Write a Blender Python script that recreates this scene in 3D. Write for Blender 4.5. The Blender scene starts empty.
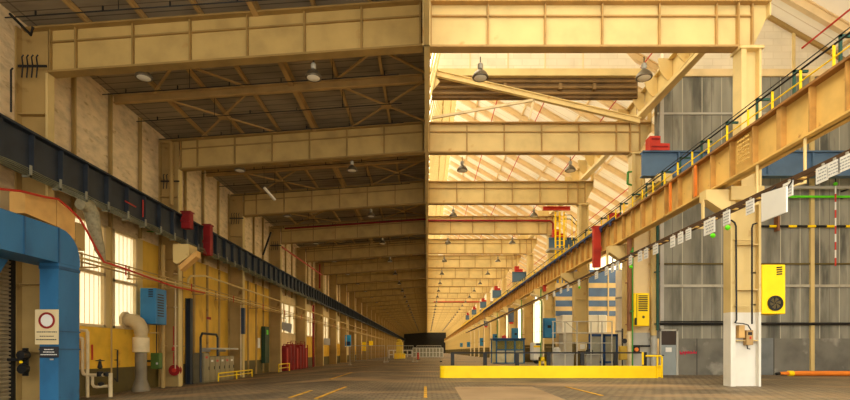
import bpy, math, random
from mathutils import Vector
random.seed(7)
C = bpy.context.scene.collection
F, H, VX, VY = 500.0, 1.25, 427.0, 351.0
NG = 30
BAY = 9.4
def DN(n): return 17.85 + BAY * (n - 1)          # depth of the n-th roof girder
def W(px, py, d): return ((px - VX) * d / F, d, H + (VY - py) * d / F)
def WX(px, d): return (px - VX) * d / F
def WZ(py, d): return H + (VY - py) * d / F
def DX(px, x): return x * F / (px - VX)          # depth at which a plane of given x shows at px

ORD = ['nearest'] + '''second third fourth fifth sixth seventh eighth ninth tenth eleventh twelfth thirteenth fourteenth
fifteenth sixteenth seventeenth eighteenth nineteenth twentieth twenty-first twenty-second twenty-third twenty-fourth
twenty-fifth twenty-sixth twenty-seventh twenty-eighth twenty-ninth thirtieth thirty-first thirty-second'''.split()
def nth(i): return ORD[i] if i < len(ORD) else '%dth' % (i + 1)
def ordn(i): return 'first' if i == 0 else nth(i)

# ------------------------------------------------------------------ materials
def lin(c):
    return tuple(((v / 255) / 12.92 if v / 255 <= .04045 else ((v / 255 + .055) / 1.055) ** 2.4) for v in c) + (1,)
MATS = {}
def mat(name, rgb, rough=.6, metal=0.0, var=.12, scale=1.5, rgb2=None, stain=None, bump=0.0, bscale=8, detail=6, spec=.3, stretch=(1, 1, 1)):
    if name in MATS: return MATS[name]
    m = bpy.data.materials.new(name); m.use_nodes = True
    nt = m.node_tree; N = nt.nodes; L = nt.links
    b = N['Principled BSDF']; b.inputs['Roughness'].default_value = rough; b.inputs['Metallic'].default_value = metal
    b.inputs['Specular IOR Level'].default_value = spec
    tc = N.new('ShaderNodeTexCoord'); mp = N.new('ShaderNodeMapping'); mp.inputs['Scale'].default_value = stretch
    L.new(tc.outputs['Object'], mp.inputs['Vector'])
    nz = N.new('ShaderNodeTexNoise'); nz.inputs['Scale'].default_value = scale; nz.inputs['Detail'].default_value = detail
    L.new(mp.outputs[0], nz.inputs['Vector'])
    rp = N.new('ShaderNodeValToRGB'); L.new(nz.outputs['Fac'], rp.inputs[0])
    c = lin(rgb)
    dk = lin(rgb2) if rgb2 else tuple(v * (1 - var * 2) for v in c[:3]) + (1,)
    lt = tuple(min(1, v * (1 + var)) for v in c[:3]) + (1,)
    e = rp.color_ramp.elements
    e[0].position = .3; e[0].color = dk; e[1].position = .68; e[1].color = lt
    mid = rp.color_ramp.elements.new(.5); mid.color = c
    out = rp.outputs['Color']
    if stain:
        n2 = N.new('ShaderNodeTexNoise'); n2.inputs['Scale'].default_value = stain[1]; n2.inputs['Detail'].default_value = 8
        L.new(mp.outputs[0], n2.inputs['Vector'])
        r2 = N.new('ShaderNodeValToRGB'); r2.color_ramp.elements[0].position = stain[2]; r2.color_ramp.elements[1].position = stain[2] + .12
        L.new(n2.outputs['Fac'], r2.inputs[0])
        mx = N.new('ShaderNodeMixRGB'); mx.inputs[2].default_value = lin(stain[0])
        L.new(r2.outputs['Color'], mx.inputs[0]); L.new(out, mx.inputs[1]); out = mx.outputs[0]
    L.new(out, b.inputs['Base Color'])
    if bump:
        n3 = N.new('ShaderNodeTexNoise'); n3.inputs['Scale'].default_value = bscale; n3.inputs['Detail'].default_value = 5
        L.new(mp.outputs[0], n3.inputs['Vector'])
        bp = N.new('ShaderNodeBump'); bp.inputs['Strength'].default_value = bump; bp.inputs['Distance'].default_value = .08
        L.new(n3.outputs['Fac'], bp.inputs['Height']); L.new(bp.outputs[0], b.inputs['Normal'])
    MATS[name] = m
    return m
def stripes(m, axis, period, width, rgb, bumpy=False, fac=1.0):
    """thin joint lines painted across a material, repeated along one object axis"""
    nt = m.node_tree; N = nt.nodes; L = nt.links; b = N['Principled BSDF']
    src = b.inputs['Base Color'].links[0].from_socket
    tc = N.new('ShaderNodeTexCoord'); sp = N.new('ShaderNodeSeparateXYZ'); L.new(tc.outputs['Object'], sp.inputs[0])
    d = N.new('ShaderNodeMath'); d.operation = 'DIVIDE'; d.inputs[1].default_value = period; L.new(sp.outputs[axis], d.inputs[0])
    fr = N.new('ShaderNodeMath'); fr.operation = 'FRACT'; L.new(d.outputs[0], fr.inputs[0])
    lt = N.new('ShaderNodeMath'); lt.operation = 'LESS_THAN'; lt.inputs[1].default_value = width / period; L.new(fr.outputs[0], lt.inputs[0])
    ml = N.new('ShaderNodeMath'); ml.operation = 'MULTIPLY'; ml.inputs[1].default_value = fac; L.new(lt.outputs[0], ml.inputs[0])
    mx = N.new('ShaderNodeMixRGB'); mx.inputs[2].default_value = lin(rgb)
    L.new(ml.outputs[0], mx.inputs[0]); L.new(src, mx.inputs[1]); L.new(mx.outputs[0], b.inputs['Base Color'])
    return m

OCH = mat('ochre_steel', (219, 193, 130), .55, var=.07, scale=.9, stain=((196, 148, 80), 1.3, .68))
OCHL = mat('ochre_steel_left', (192, 162, 98), .6, var=.10, scale=.9, stain=((180, 138, 74), 1.1, .66))  # darker, duller ochre for the left girders
EDGE = mat('shaded_grimy_ochre_edge', (178, 142, 84), .6, var=.1, scale=1.2)  # darker ochre copy: edge shading painted in, along with grime
EDGEL = mat('shaded_grimy_ochre_edge_dull', (156, 126, 70), .6, var=.1, scale=1.2)  # same painted edge shading and grime, for the left girders
FLB = mat('flange_shadow_grime', (150, 106, 54), .6, var=.15, scale=1.5)  # shadow of the flange overhang painted into the brown, plus grime
BEAM = mat('crane_ochre', (220, 180, 98), .5, var=.10, scale=1.2, stain=((150, 82, 30), 2.6, .66))
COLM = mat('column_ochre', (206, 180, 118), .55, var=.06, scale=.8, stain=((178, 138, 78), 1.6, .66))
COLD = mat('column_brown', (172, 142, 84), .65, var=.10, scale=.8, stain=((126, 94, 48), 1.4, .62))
WPAINT = mat('white_paint_worn', (216, 210, 194), .55, var=.05, scale=1.2, stain=((178, 150, 104), 2.2, .68))
OLIVE = mat('olive_paint', (92, 78, 34), .6, var=.12, scale=1)
DARK = mat('dark_runway_steel', (44, 49, 55), .5, var=.15, scale=1.5, stain=((70, 66, 54), 2, .66))
DARKB = mat('black_steel', (28, 27, 26), .5, var=.1)
PURL = mat('purlin_brown', (184, 150, 92), .6, var=.12, scale=1)
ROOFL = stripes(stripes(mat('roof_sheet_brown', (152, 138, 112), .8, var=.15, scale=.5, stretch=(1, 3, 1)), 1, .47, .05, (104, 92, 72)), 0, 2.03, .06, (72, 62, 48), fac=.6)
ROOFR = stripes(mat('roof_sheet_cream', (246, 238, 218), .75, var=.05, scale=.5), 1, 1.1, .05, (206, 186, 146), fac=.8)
WALLU = mat('rough_masonry_panel', (226, 202, 158), .85, var=.1, scale=2.4, stain=((186, 158, 112), 2.6, .6), bump=1.0, bscale=3.2, stretch=(1, .7, 1.6))
YEL = mat('yellow_plaster', (226, 178, 52), .75, var=.1, scale=.9, stain=((168, 112, 36), 1.2, .60))
YELR = mat('ochre_boarding', (216, 172, 62), .7, var=.09, scale=1.1, stain=((176, 130, 46), 1.0, .6), stretch=(1, 1, .5))
CREAM = mat('cream_panel', (226, 200, 148), .7, var=.08, scale=.8, stain=((180, 140, 80), 1, .64))
GREY = stripes(stripes(mat('concrete_plank', (136, 133, 118), .8, var=.26, scale=.9, stain=((88, 87, 78), .8, .55), stretch=(1.6, 1, .3)), 0, .51, .03, (108, 105, 92)), 0, 1.02, .045, (178, 172, 150))
GREYD = stripes(mat('concrete_plank_dado', (112, 109, 98), .75, var=.18, scale=.8, stain=((150, 146, 132), 1.1, .58)), 0, 2.0, .05, (70, 68, 60))
BRICK = mat('white_brick', (226, 214, 186), .8, var=.05, scale=1)
BLUE = mat('bright_blue_paint', (44, 112, 156), .5, var=.1, scale=1.2)
BLUED = mat('gantry_blue', (46, 104, 146), .55, var=.14, scale=1.0, stain=((48, 74, 92), 1.6, .62), stretch=(1, 1, .6))
BLUES = mat('beam_blue', (80, 106, 132), .5, var=.08, scale=1, stain=((52, 80, 112), 1.4, .62))
NAVY = mat('navy_frame', (30, 64, 108), .5)
YELL = mat('safety_yellow', (254, 214, 4), .5, var=.04, scale=1.5)
RED = mat('red_paint', (190, 54, 36), .5, var=.1)
REDD = mat('dark_red_paint', (140, 26, 24), .55, var=.12)
ORANGE = mat('orange_paint', (232, 128, 40), .5, var=.08)
GREEN = mat('green_pipe', (64, 140, 52), .5)
GREENB = mat('bright_green_paint', (96, 214, 20), .5)
GREEND = mat('dark_green_steel', (30, 74, 60), .5)
GALV = mat('galvanised_steel', (172, 166, 148), .45, metal=.2, var=.1, scale=3)
LGREY = mat('light_grey_paint', (176, 172, 158), .55, var=.08, scale=1)
DOORG = mat('door_grey', (142, 150, 148), .55, var=.06)
SHUT = mat('shutter_metal', (150, 132, 98), .5, metal=0, var=.15, scale=2)
PIPEW = mat('cream_pipe', (214, 194, 150), .5, var=.08, scale=2)
TAN = mat('tan_sheet', (212, 164, 92), .6, var=.08)
WHITE = mat('white_board', (226, 224, 214), .6, var=.02)
INK = mat('dark_ink', (46, 46, 48), .7, var=.05)
INKG = mat('grey_ink', (150, 154, 154), .7, var=.05)
CHROME = mat('lamp_aluminium', (112, 102, 82), .35, metal=.6, var=.1, scale=4)
LAMPW = mat('lamp_glass', (235, 228, 205), .25, var=.02)
ENDW = mat('end_wall_dark', (46, 42, 36), .8, var=.1)
WOOD = mat('plywood', (196, 170, 120), .7, var=.08, scale=2)
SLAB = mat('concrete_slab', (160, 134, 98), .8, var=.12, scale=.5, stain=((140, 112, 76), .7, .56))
GRAF = mat('red_spray', (206, 40, 70), .7)

def glass_mat(name, tint, trans, rough_tint=(240, 232, 210)):
    m = bpy.data.materials.new(name); m.use_nodes = True
    N = m.node_tree.nodes; L = m.node_tree.links; N.remove(N['Principled BSDF'])
    t = N.new('ShaderNodeBsdfTransparent'); t.inputs[0].default_value = lin(tint)
    d = N.new('ShaderNodeBsdfTranslucent'); d.inputs[0].default_value = lin(rough_tint)
    g = N.new('ShaderNodeBsdfDiffuse'); g.inputs[0].default_value = lin(rough_tint)
    m1 = N.new('ShaderNodeMixShader'); m1.inputs[0].default_value = .4; L.new(d.outputs[0], m1.inputs[1]); L.new(g.outputs[0], m1.inputs[2])
    mx = N.new('ShaderNodeMixShader'); mx.inputs[0].default_value = trans
    L.new(m1.outputs[0], mx.inputs[1]); L.new(t.outputs[0], mx.inputs[2]); L.new(mx.outputs[0], N['Material Output'].inputs[0])
    MATS[name] = m
    return m
SKYGL = glass_mat('skylight_glass', (255, 246, 228), .68)
WINGL = glass_mat('ribbed_window_sheet', (250, 244, 232), .12)
AISGL = glass_mat('milky_aisle_glass', (236, 218, 180), .15, (238, 222, 184))
CABGL = glass_mat('cabin_glass', (226, 226, 190), .72, (200, 196, 150))

def translucent(m, fac, rgb):
    N = m.node_tree.nodes; L = m.node_tree.links; b = N['Principled BSDF']
    t = N.new('ShaderNodeBsdfTranslucent'); t.inputs[0].default_value = lin(rgb)
    mx = N.new('ShaderNodeMixShader'); mx.inputs[0].default_value = fac
    L.new(b.outputs[0], mx.inputs[1]); L.new(t.outputs[0], mx.inputs[2]); L.new(mx.outputs[0], N['Material Output'].inputs[0])
translucent(ROOFR, .035, (255, 240, 208))
# floor: wood block paving with pale wear
def floor_mat():
    m = mat('wood_block_paving', (132, 116, 90), .62, var=.25, scale=.35, spec=.35)
    N = m.node_tree.nodes; L = m.node_tree.links; b = N['Principled BSDF']
    src = b.inputs['Base Color'].links[0].from_socket
    tc = N.new('ShaderNodeTexCoord')
    br = N.new('ShaderNodeTexBrick'); br.inputs['Scale'].default_value = 1; br.inputs['Brick Width'].default_value = .28
    br.inputs['Row Height'].default_value = .30; br.inputs['Mortar Size'].default_value = .03
    br.inputs['Color1'].default_value = (1, 1, 1, 1); br.inputs['Color2'].default_value = (.62, .6, .58, 1); br.inputs['Mortar'].default_value = (.3, .28, .26, 1)
    L.new(tc.outputs['Object'], br.inputs['Vector'])
    mu = N.new('ShaderNodeMixRGB'); mu.blend_type = 'MULTIPLY'; mu.inputs[0].default_value = .8
    L.new(src, mu.inputs[1]); L.new(br.outputs['Color'], mu.inputs[2])
    nz = N.new('ShaderNodeTexNoise'); nz.inputs['Scale'].default_value = .22; nz.inputs['Detail'].default_value = 9
    mp = N.new('ShaderNodeMapping'); mp.inputs['Scale'].default_value = (.6, 1.4, 1); L.new(tc.outputs['Object'], mp.inputs['Vector']); L.new(mp.outputs[0], nz.inputs['Vector'])
    rp = N.new('ShaderNodeValToRGB'); rp.color_ramp.elements[0].position = .5; rp.color_ramp.elements[1].position = .66; L.new(nz.outputs['Fac'], rp.inputs[0])
    mx = N.new('ShaderNodeMixRGB'); mx.inputs[2].default_value = lin((186, 150, 104)); L.new(mu.outputs[0], mx.inputs[1])
    ml = N.new('ShaderNodeMath'); ml.operation = 'MULTIPLY'; ml.inputs[1].default_value = .6; L.new(rp.outputs['Color'], ml.inputs[0]); L.new(ml.outputs[0], mx.inputs[0])
    L.new(mx.outputs[0], b.inputs['Base Color'])
    bp = N.new('ShaderNodeBump'); bp.inputs['Strength'].default_value = .5; bp.inputs['Distance'].default_value = .02
    L.new(br.outputs['Fac'], bp.inputs['Height']); bp.invert = True; L.new(bp.outputs[0], b.inputs['Normal'])
    return m
FLOORM = floor_mat()
def brick_pattern():
    b = BRICK.node_tree.nodes['Principled BSDF']; N = BRICK.node_tree.nodes; L = BRICK.node_tree.links
    src = b.inputs['Base Color'].links[0].from_socket
    tc = N.new('ShaderNodeTexCoord'); sx = N.new('ShaderNodeSeparateXYZ'); cx = N.new('ShaderNodeCombineXYZ'); L.new(tc.outputs['Object'], sx.inputs[0])
    L.new(sx.outputs[0], cx.inputs[0]); L.new(sx.outputs[2], cx.inputs[1])
    br = N.new('ShaderNodeTexBrick'); br.inputs['Scale'].default_value = 1; br.inputs['Brick Width'].default_value = .9; br.inputs['Row Height'].default_value = .35; br.inputs['Mortar Size'].default_value = .025
    br.inputs['Color1'].default_value = (1, 1, 1, 1); br.inputs['Color2'].default_value = (.93, .92, .9, 1); br.inputs['Mortar'].default_value = (.9, .88, .83, 1)
    L.new(cx.outputs[0], br.inputs['Vector'])
    mu = N.new('ShaderNodeMixRGB'); mu.blend_type = 'MULTIPLY'; mu.inputs[0].default_value = 1
    L.new(src, mu.inputs[1]); L.new(br.outputs['Color'], mu.inputs[2]); L.new(mu.outputs[0], b.inputs['Base Color'])
brick_pattern()

# ------------------------------------------------------------------ mesh helpers
class MB:
    def __init__(s): s.v = []; s.f = []
    def box(s, x0, x1, y0, y1, z0, z1):
        if x0 > x1: x0, x1 = x1, x0
        if y0 > y1: y0, y1 = y1, y0
        if z0 > z1: z0, z1 = z1, z0
        n = len(s.v)
        s.v += [(x0, y0, z0), (x1, y0, z0), (x1, y1, z0), (x0, y1, z0), (x0, y0, z1), (x1, y0, z1), (x1, y1, z1), (x0, y1, z1)]
        s.f += [tuple(n + i for i in q) for q in ((0, 3, 2, 1), (4, 5, 6, 7), (0, 1, 5, 4), (1, 2, 6, 5), (2, 3, 7, 6), (3, 0, 4, 7))]
        return s
    def cbox(s, c, sx, sy, sz): return s.box(c[0] - sx / 2, c[0] + sx / 2, c[1] - sy / 2, c[1] + sy / 2, c[2] - sz / 2, c[2] + sz / 2)
    def bbox(s, x0, x1, y0, y1, z0, z1, r=.03):
        """box with chamfered vertical and horizontal edges"""
        pts = [(x0 + r, z0), (x1 - r, z0), (x1, z0 + r), (x1, z1 - r), (x1 - r, z1), (x0 + r, z1), (x0, z1 - r), (x0, z0 + r)]
        n = len(s.v)
        ins = [(x0 + r + r, z0 + r), (x1 - 2 * r, z0 + r), (x1 - r, z0 + 2 * r), (x1 - r, z1 - 2 * r), (x1 - 2 * r, z1 - r), (x0 + 2 * r, z1 - r), (x0 + r, z1 - 2 * r), (x0 + r, z0 + 2 * r)]
        rings = [[(x, y0, z) for x, z in ins], [(x, y0 + r, z) for x, z in pts], [(x, y1 - r, z) for x, z in pts], [(x, y1, z) for x, z in ins]]
        for rg in rings: s.v += rg
        for a in range(3):
            for i in range(8):
                j = (i + 1) % 8
                s.f.append((n + a * 8 + i, n + a * 8 + j, n + a * 8 + 8 + j, n + a * 8 + 8 + i))
        s.f.append(tuple(n + i for i in range(7, -1, -1))); s.f.append(tuple(n + 24 + i for i in range(8)))
        return s
    def bar(s, a, b, w, h, up=(0, 0, 1)):
        """rectangular bar from a to b: w across, h along up"""
        a = Vector(a); b = Vector(b); d = (b - a).normalized(); up = Vector(up)
        if abs(d.dot(up)) > .98: up = Vector((0, 1, 0))
        x = d.cross(up).normalized(); u = x.cross(d).normalized()
        n = len(s.v)
        for p in (a, b):
            for sx, su in ((-1, -1), (1, -1), (1, 1), (-1, 1)): s.v.append(tuple(p + x * sx * w / 2 + u * su * h / 2))
        s.f += [tuple(n + i for i in q) for q in ((0, 1, 2, 3), (7, 6, 5, 4), (0, 4, 5, 1), (1, 5, 6, 2), (2, 6, 7, 3), (3, 7, 4, 0))]
        return s
    def ibar(s, a, b, w, h, t=.03, up=(0, 0, 1)):
        """I section from a to b"""
        a = Vector(a); b = Vector(b); d = (b - a).normalized(); x = d.cross(Vector(up)).normalized(); u = x.cross(d).normalized()
        s.bar(a, b, t, h - 2 * t, up)
        for k in (-1, 1):
            o = u * k * (h / 2 - t / 2); s.bar(a + o, b + o, w, t, up)
        return s
    def tube(s, pts, r, seg=8, caps=True):
        pts = [Vector(p) for p in pts]; n0 = len(s.v); prev = None
        for i, p in enumerate(pts):
            d = (pts[min(i + 1, len(pts) - 1)] - pts[max(i - 1, 0)]).normalized()
            if prev is None:
                ref = Vector((0, 0, 1)) if abs(d.z) < .9 else Vector((1, 0, 0))
                x = d.cross(ref).normalized()
            else: x = (prev - d * prev.dot(d)).normalized()
            prev = x; y = d.cross(x)
            rr = r[i] if isinstance(r, (list, tuple)) else r
            for k in range(seg):
                t = 2 * math.pi * k / seg; s.v.append(tuple(p + x * math.cos(t) * rr + y * math.sin(t) * rr))
        for i in range(len(pts) - 1):
            for k in range(seg):
                a = n0 + i * seg; j = (k + 1) % seg
                s.f.append((a + k, a + j, a + seg + j, a + seg + k))
        if caps:
            s.f.append(tuple(n0 + k for k in range(seg - 1, -1, -1))); s.f.append(tuple(n0 + (len(pts) - 1) * seg + k for k in range(seg)))
        return s
    def lathe(s, c, prof, seg=20, axis='z'):
        n0 = len(s.v)
        for r, h in prof:
            for k in range(seg):
                t = 2 * math.pi * k / seg; a, b = r * math.cos(t), r * math.sin(t)
                s.v.append({'z': (c[0] + a, c[1] + b, c[2] + h), 'y': (c[0] + a, c[1] + h, c[2] + b), 'x': (c[0] + h, c[1] + a, c[2] + b)}[axis])
        for i in range(len(prof) - 1):
            for k in range(seg):
                j = (k + 1) % seg; a = n0 + i * seg
                s.f.append((a + k, a + j, a + seg + j, a + seg + k))
        s.f.append(tuple(n0 + k for k in range(seg - 1, -1, -1))); s.f.append(tuple(n0 + (len(prof) - 1) * seg + k for k in range(seg)))
        return s
    def prism(s, poly, lo, hi, axis='y'):
        """polygon extruded along an axis; poly in the other two coordinates (x,z) (y,z) or (x,y)"""
        n = len(s.v); k = len(poly)
        for h in (lo, hi):
            for a, b in poly: s.v.append({'y': (a, h, b), 'x': (h, a, b), 'z': (a, b, h)}[axis])
        s.f.append(tuple(n + i for i in range(k))); s.f.append(tuple(n + k + i for i in range(k - 1, -1, -1)))
        for i in range(k): j = (i + 1) % k; s.f.append((n + i, n + k + i, n + k + j, n + j))
        return s
    def ring(s, c, r0, r1, y0, y1, seg=32, axis='y'):
        n0 = len(s.v)
        for r, h in ((r0, y0), (r1, y0), (r1, y1), (r0, y1)):
            for k in range(seg):
                t = 2 * math.pi * k / seg; a, b = r * math.cos(t), r * math.sin(t)
                s.v.append((c[0] + a, h, c[1] + b) if axis == 'y' else (h, c[0] + a, c[1] + b))
        for i in range(4):
            for k in range(seg):
                j = (k + 1) % seg; a = n0 + i * seg; b = n0 + ((i + 1) % 4) * seg
                s.f.append((a + k, a + j, b + j, b + k))
        return s
WL = {}
def link_mesh(name, mb, m, base=(0, 0, 0), smooth=False):
    me = bpy.data.meshes.new(name)
    me.from_pydata([(x - base[0], y - base[1], z - base[2]) for x, y, z in mb.v], [], mb.f)
    import bmesh
    bm = bmesh.new(); bm.from_mesh(me); bmesh.ops.recalc_face_normals(bm, faces=bm.faces); bm.to_mesh(me); bm.free()
    me.materials.append(m)
    if smooth:
        me.shade_smooth()
        try: me.set_sharp_from_angle(angle=math.radians(40))
        except Exception: pass
    o = bpy.data.objects.new(name, me); C.objects.link(o)
    return o
def tag(o, label, cat, group=None, kind=None):
    o['label'] = label; o['category'] = cat
    if group: o['group'] = group
    if kind: o['kind'] = kind
    return o
def thing(name, loc, label, cat, group=None):
    o = bpy.data.objects.new(name, None); C.objects.link(o); o.location = loc; o.empty_display_size = .1
    WL[o.name] = Vector(loc)
    return tag(o, label, cat, group)
def part(name, mb, m, parent, label=None, smooth=False, kind=None):
    b = WL[parent.name]; o = link_mesh(name, mb, m, b, smooth); o.parent = parent
    if parent.type != 'EMPTY': pass
    WL[o.name] = b
    if label: o['label'] = label
    if kind: o['kind'] = kind
    return o
def solo(name, mb, m, label, cat, group=None, base=None, smooth=False, kind=None):
    if base is None:
        xs = [v[0] for v in mb.v]; ys = [v[1] for v in mb.v]; zs = [v[2] for v in mb.v]
        base = ((min(xs) + max(xs)) / 2, (min(ys) + max(ys)) / 2, min(zs))
    o = link_mesh(name, mb, m, base, smooth); o.location = base; WL[o.name] = Vector(base)
    return tag(o, label, cat, group, kind)
def struct(name, mb, m, parent=None):
    if parent is None:
        o = link_mesh(name, mb, m); WL[o.name] = Vector((0, 0, 0)); o['kind'] = 'structure'
        return o
    return part(name, mb, m, parent)
def dup(root, loc, label, group=None):
    r = root.copy(); C.objects.link(r); r.location = loc; r['label'] = label; WL[r.name] = Vector(loc)
    if group: r['group'] = group
    for ch in list(root.children):
        c = ch.copy(); C.objects.link(c); c.parent = r
        for g in list(ch.children):
            d = g.copy(); C.objects.link(d); d.parent = c
    return r

def floor_z(x): return 0.0 if x > -4 else -.68 * min(1, (-4 - x) / 9.4)
YEND = DN(NG) + 6
Y0 = -2.0
XLW = -14.5
def roof_l(x): return 14.05 + x * (1.0 / 14.5)
def roof_r(x): return 27.2 - .577 * (x - 3.0)

# ------------------------------------------------------------------ setting
fl = MB()
xs = [-16, -14.6, -13.4, -11, -8, -6, -4, 0, 26]
for a, b in zip(xs[:-1], xs[1:]):
    n = len(fl.v); za, zb = floor_z(a), floor_z(b)
    fl.v += [(a, Y0, za), (b, Y0, zb), (b, YEND + 1, zb), (a, YEND + 1, za)]; fl.f.append((n, n + 1, n + 2, n + 3))
struct('floor', fl, FLOORM)
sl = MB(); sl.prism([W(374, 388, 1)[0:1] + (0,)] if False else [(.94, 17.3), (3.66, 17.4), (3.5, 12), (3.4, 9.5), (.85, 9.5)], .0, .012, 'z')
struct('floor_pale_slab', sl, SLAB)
mk = 0
def marking(p0, p1, w=.1):
    global mk; mk += 1
    a = ((p0[0] - VX) / (p0[1] - VY) * H, F * H / (p0[1] - VY)); b = ((p1[0] - VX) / (p1[1] - VY) * H, F * H / (p1[1] - VY))
    struct('floor_marking_%d' % mk, MB().bar((a[0], a[1], .014 + floor_z(a[0])), (b[0], b[1], .014 + floor_z(b[0])), w, .012), mat('worn_yellow_line', (206, 156, 52), .7, var=.2, scale=3))
marking((425.5, 387), (425.5, 398), .09); marking((290, 398), (311, 391)); marking((316, 399), (346, 387)); marking((566, 387), (602, 396)); marking((352, 372), (330, 379))

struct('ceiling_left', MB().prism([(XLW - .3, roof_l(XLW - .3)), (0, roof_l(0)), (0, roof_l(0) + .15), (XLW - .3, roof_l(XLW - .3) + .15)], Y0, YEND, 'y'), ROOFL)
XR = 24.0
rs = MB(); rs.v = [(3.0, Y0, roof_r(3)), (XR + .5, Y0, roof_r(XR + .5)), (XR + .5, YEND, roof_r(XR + .5)), (3.0, YEND, roof_r(3))]; rs.f = [(0, 1, 2, 3)]
struct('ceiling_right', rs, ROOFR)
struct('wall_back', MB().box(XLW - .3, XR, YEND, YEND + .3, -.7, 13.9), ENDW)
struct('wall_back_gable', MB().prism([(0, 13.9), (XR, 13.9), (XR, roof_r(XR)), (3, roof_r(3))], YEND, YEND + .3), CREAM)
struct('wall_right', MB().box(XR, XR + .3, Y0, 28, 0, roof_r(XR)).box(XR, XR + .3, 28, YEND, 0, 2.4).box(XR, XR + .3, 28, YEND, 14.2, roof_r(XR)), CREAM)
struct('wall_left_upper', MB().box(XLW - .3, XLW, Y0, YEND, 6.9, roof_l(XLW)), WALLU)
# skylight glazing: one big sloping window per bay, between spine and ridge
for i in range(NG + 1):
    ya = Y0 if i == 0 else DN(i); yb = DN(i + 1) if i < NG else YEND
    g = MB(); n = 0
    g.v = [(.1, ya, 14.1), (.1, yb, 14.1), (3.0, yb, 27.2), (3.0, ya, 27.2)]; g.f = [(0, 1, 2, 3)]
    w = struct('window_%d' % (i + 1), g, SKYGL)
    fr = MB(); k = max(1, round((yb - ya) / 1.17))
    for j in range(k):
        y = ya + (yb - ya) * (j + .5) / k; fr.bar((.14, y, 14.1), (3.04, y, 27.2), .09, .12, (0, 1, 0))
    for t in (.33, .66): fr.bar((.14 + 2.9 * t, ya, 14.1 + 13.1 * t), (.14 + 2.9 * t, yb, 14.1 + 13.1 * t), .12, .1)
    struct('window_frame', fr, COLM, w)

winc = NG + 1
for i in range(2, NG + 1):
    ya, yb = (DN(i) + .8 if i == 2 else DN(i)), (DN(i + 1) if i < NG else YEND)
    winc += 1
    g = MB(); g.v = [(XR + .15, ya, 2.4), (XR + .15, yb, 2.4), (XR + .15, yb, 14.2), (XR + .15, ya, 14.2)]; g.f = [(0, 1, 2, 3)]
    w = struct('window_%d' % winc, g, AISGL)
    fr = MB()
    for j in range(5): y = ya + (yb - ya) * j / 4; fr.box(XR + .02, XR + .2, y - .06, y + .06, 2.4, 14.2)
    for z in (2.4, 5.4, 8.4, 11.4, 14.1): fr.box(XR + .04, XR + .2, ya, yb, z, z + .1)
    struct('window_frame', fr, CREAM, w)
# left lower wall, bay by bay
def lwall(y0, y1, z0, z1, m, name='wall_left'): return struct(name, MB().box(XLW - .25, XLW, y0, y1, z0, z1), m)
def lwindow(y0, y1, z0, z1, bars=0, transom=None):
    global winc; winc += 1
    w = struct('window_%d' % winc, MB().box(XLW - .14, XLW - .1, y0, y1, z0, z1), WINGL)
    fr = MB(); t = .12
    fr.box(XLW - .16, XLW + .05, y0, y0 + t, z0, z1).box(XLW - .16, XLW + .05, y1 - t, y1, z0, z1).box(XLW - .16, XLW + .05, y0, y1, z0, z0 + t).box(XLW - .16, XLW + .05, y0, y1, z1 - t, z1)
    if transom: fr.box(XLW - .16, XLW + .05, y0, y1, transom, transom + .14)
    k = int((y1 - y0) / .28)
    for j in range(1, k): fr.box(XLW - .1, XLW - .075, y0 + (y1 - y0) * j / k - .006, y0 + (y1 - y0) * j / k + .006, z0, z1)
    for j in range(1, bars + 1): y = y0 + (y1 - y0) * j / (bars + 1); fr.box(XLW - .1, XLW + .04, y - .09, y + .09, z0, z1)
    struct('window_frame', fr, mat('window_frame_cream', (214, 190, 142), .6, var=.06), w)
ZB = -.75
lwall(Y0, 11.5, ZB, 6.9, CREAM); lwall(11.5, 17.6, 4.6, 6.9, CREAM)
# bay 1: dado, yellow, two ribbed windows, boarded bit
lwall(17.6, 27.2, ZB, .48, OLIVE, 'wall_left_dado'); lwall(17.6, 25.5, .48, 2.3, YEL); lwall(25.5, 27.2, .48, 6.9, YELR)
lwindow(18.3, 22.5, 2.3, 6.9, 0, 4.6); lwindow(23.05, 24.95, 2.3, 6.9, 0, 4.45)
lwall(17.6, 18.3, 2.3, 6.9, COLM); lwall(22.5, 23.05, 2.3, 6.9, COLM); lwall(24.95, 25.5, 2.3, 6.9, COLM)
for b in (2, 3):
    lwall(DN(b), DN(b + 1), ZB, .48, OLIVE, 'wall_left_dado'); lwall(DN(b), DN(b + 1), .48, 6.9, YELR)
for b in range(4, NG + 1):
    y0, y1 = DN(b), (DN(b + 1) if b < NG else YEND)
    lwall(y0, y1, ZB, .48, OLIVE, 'wall_left_dado'); lwall(y0, y1, .48, 3.0 if b < 6 else 2.4, YEL if b % 4 else CREAM)
    z = 3.0 if b < 6 else 2.4
    if b % 5 == 3: lwall(y0, y1, z, 6.9, CREAM)
    else:
        lwindow(y0 + .6, y1 - .6, z, 6.2, 3)
        lwall(y0, y0 + .6, z, 6.9, CREAM); lwall(y1 - .6, y1, z, 6.9, CREAM); lwall(y0 + .6, y1 - .6, 6.2, 6.9, CREAM)
# posts of the upper and lower left wall
for b in range(0, 12):
    for t in (.27, .52, .77):
        y = DN(b) + BAY * t
        if y < 11: continue
        struct('trim_upper_post', MB().ibar((XLW + .1, y, 6.9), (XLW + .1, y, roof_l(XLW) - .1), .11, .14, .03, (1, 0, 0)), COLD)
for b in (2, 3):
    for t in (.2, .4, .6, .8):
        y = DN(b) + BAY * t
        struct('trim_lower_post', MB().box(XLW, XLW + .1, y - .07, y + .07, -.7, 6.9), COLD)
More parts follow.
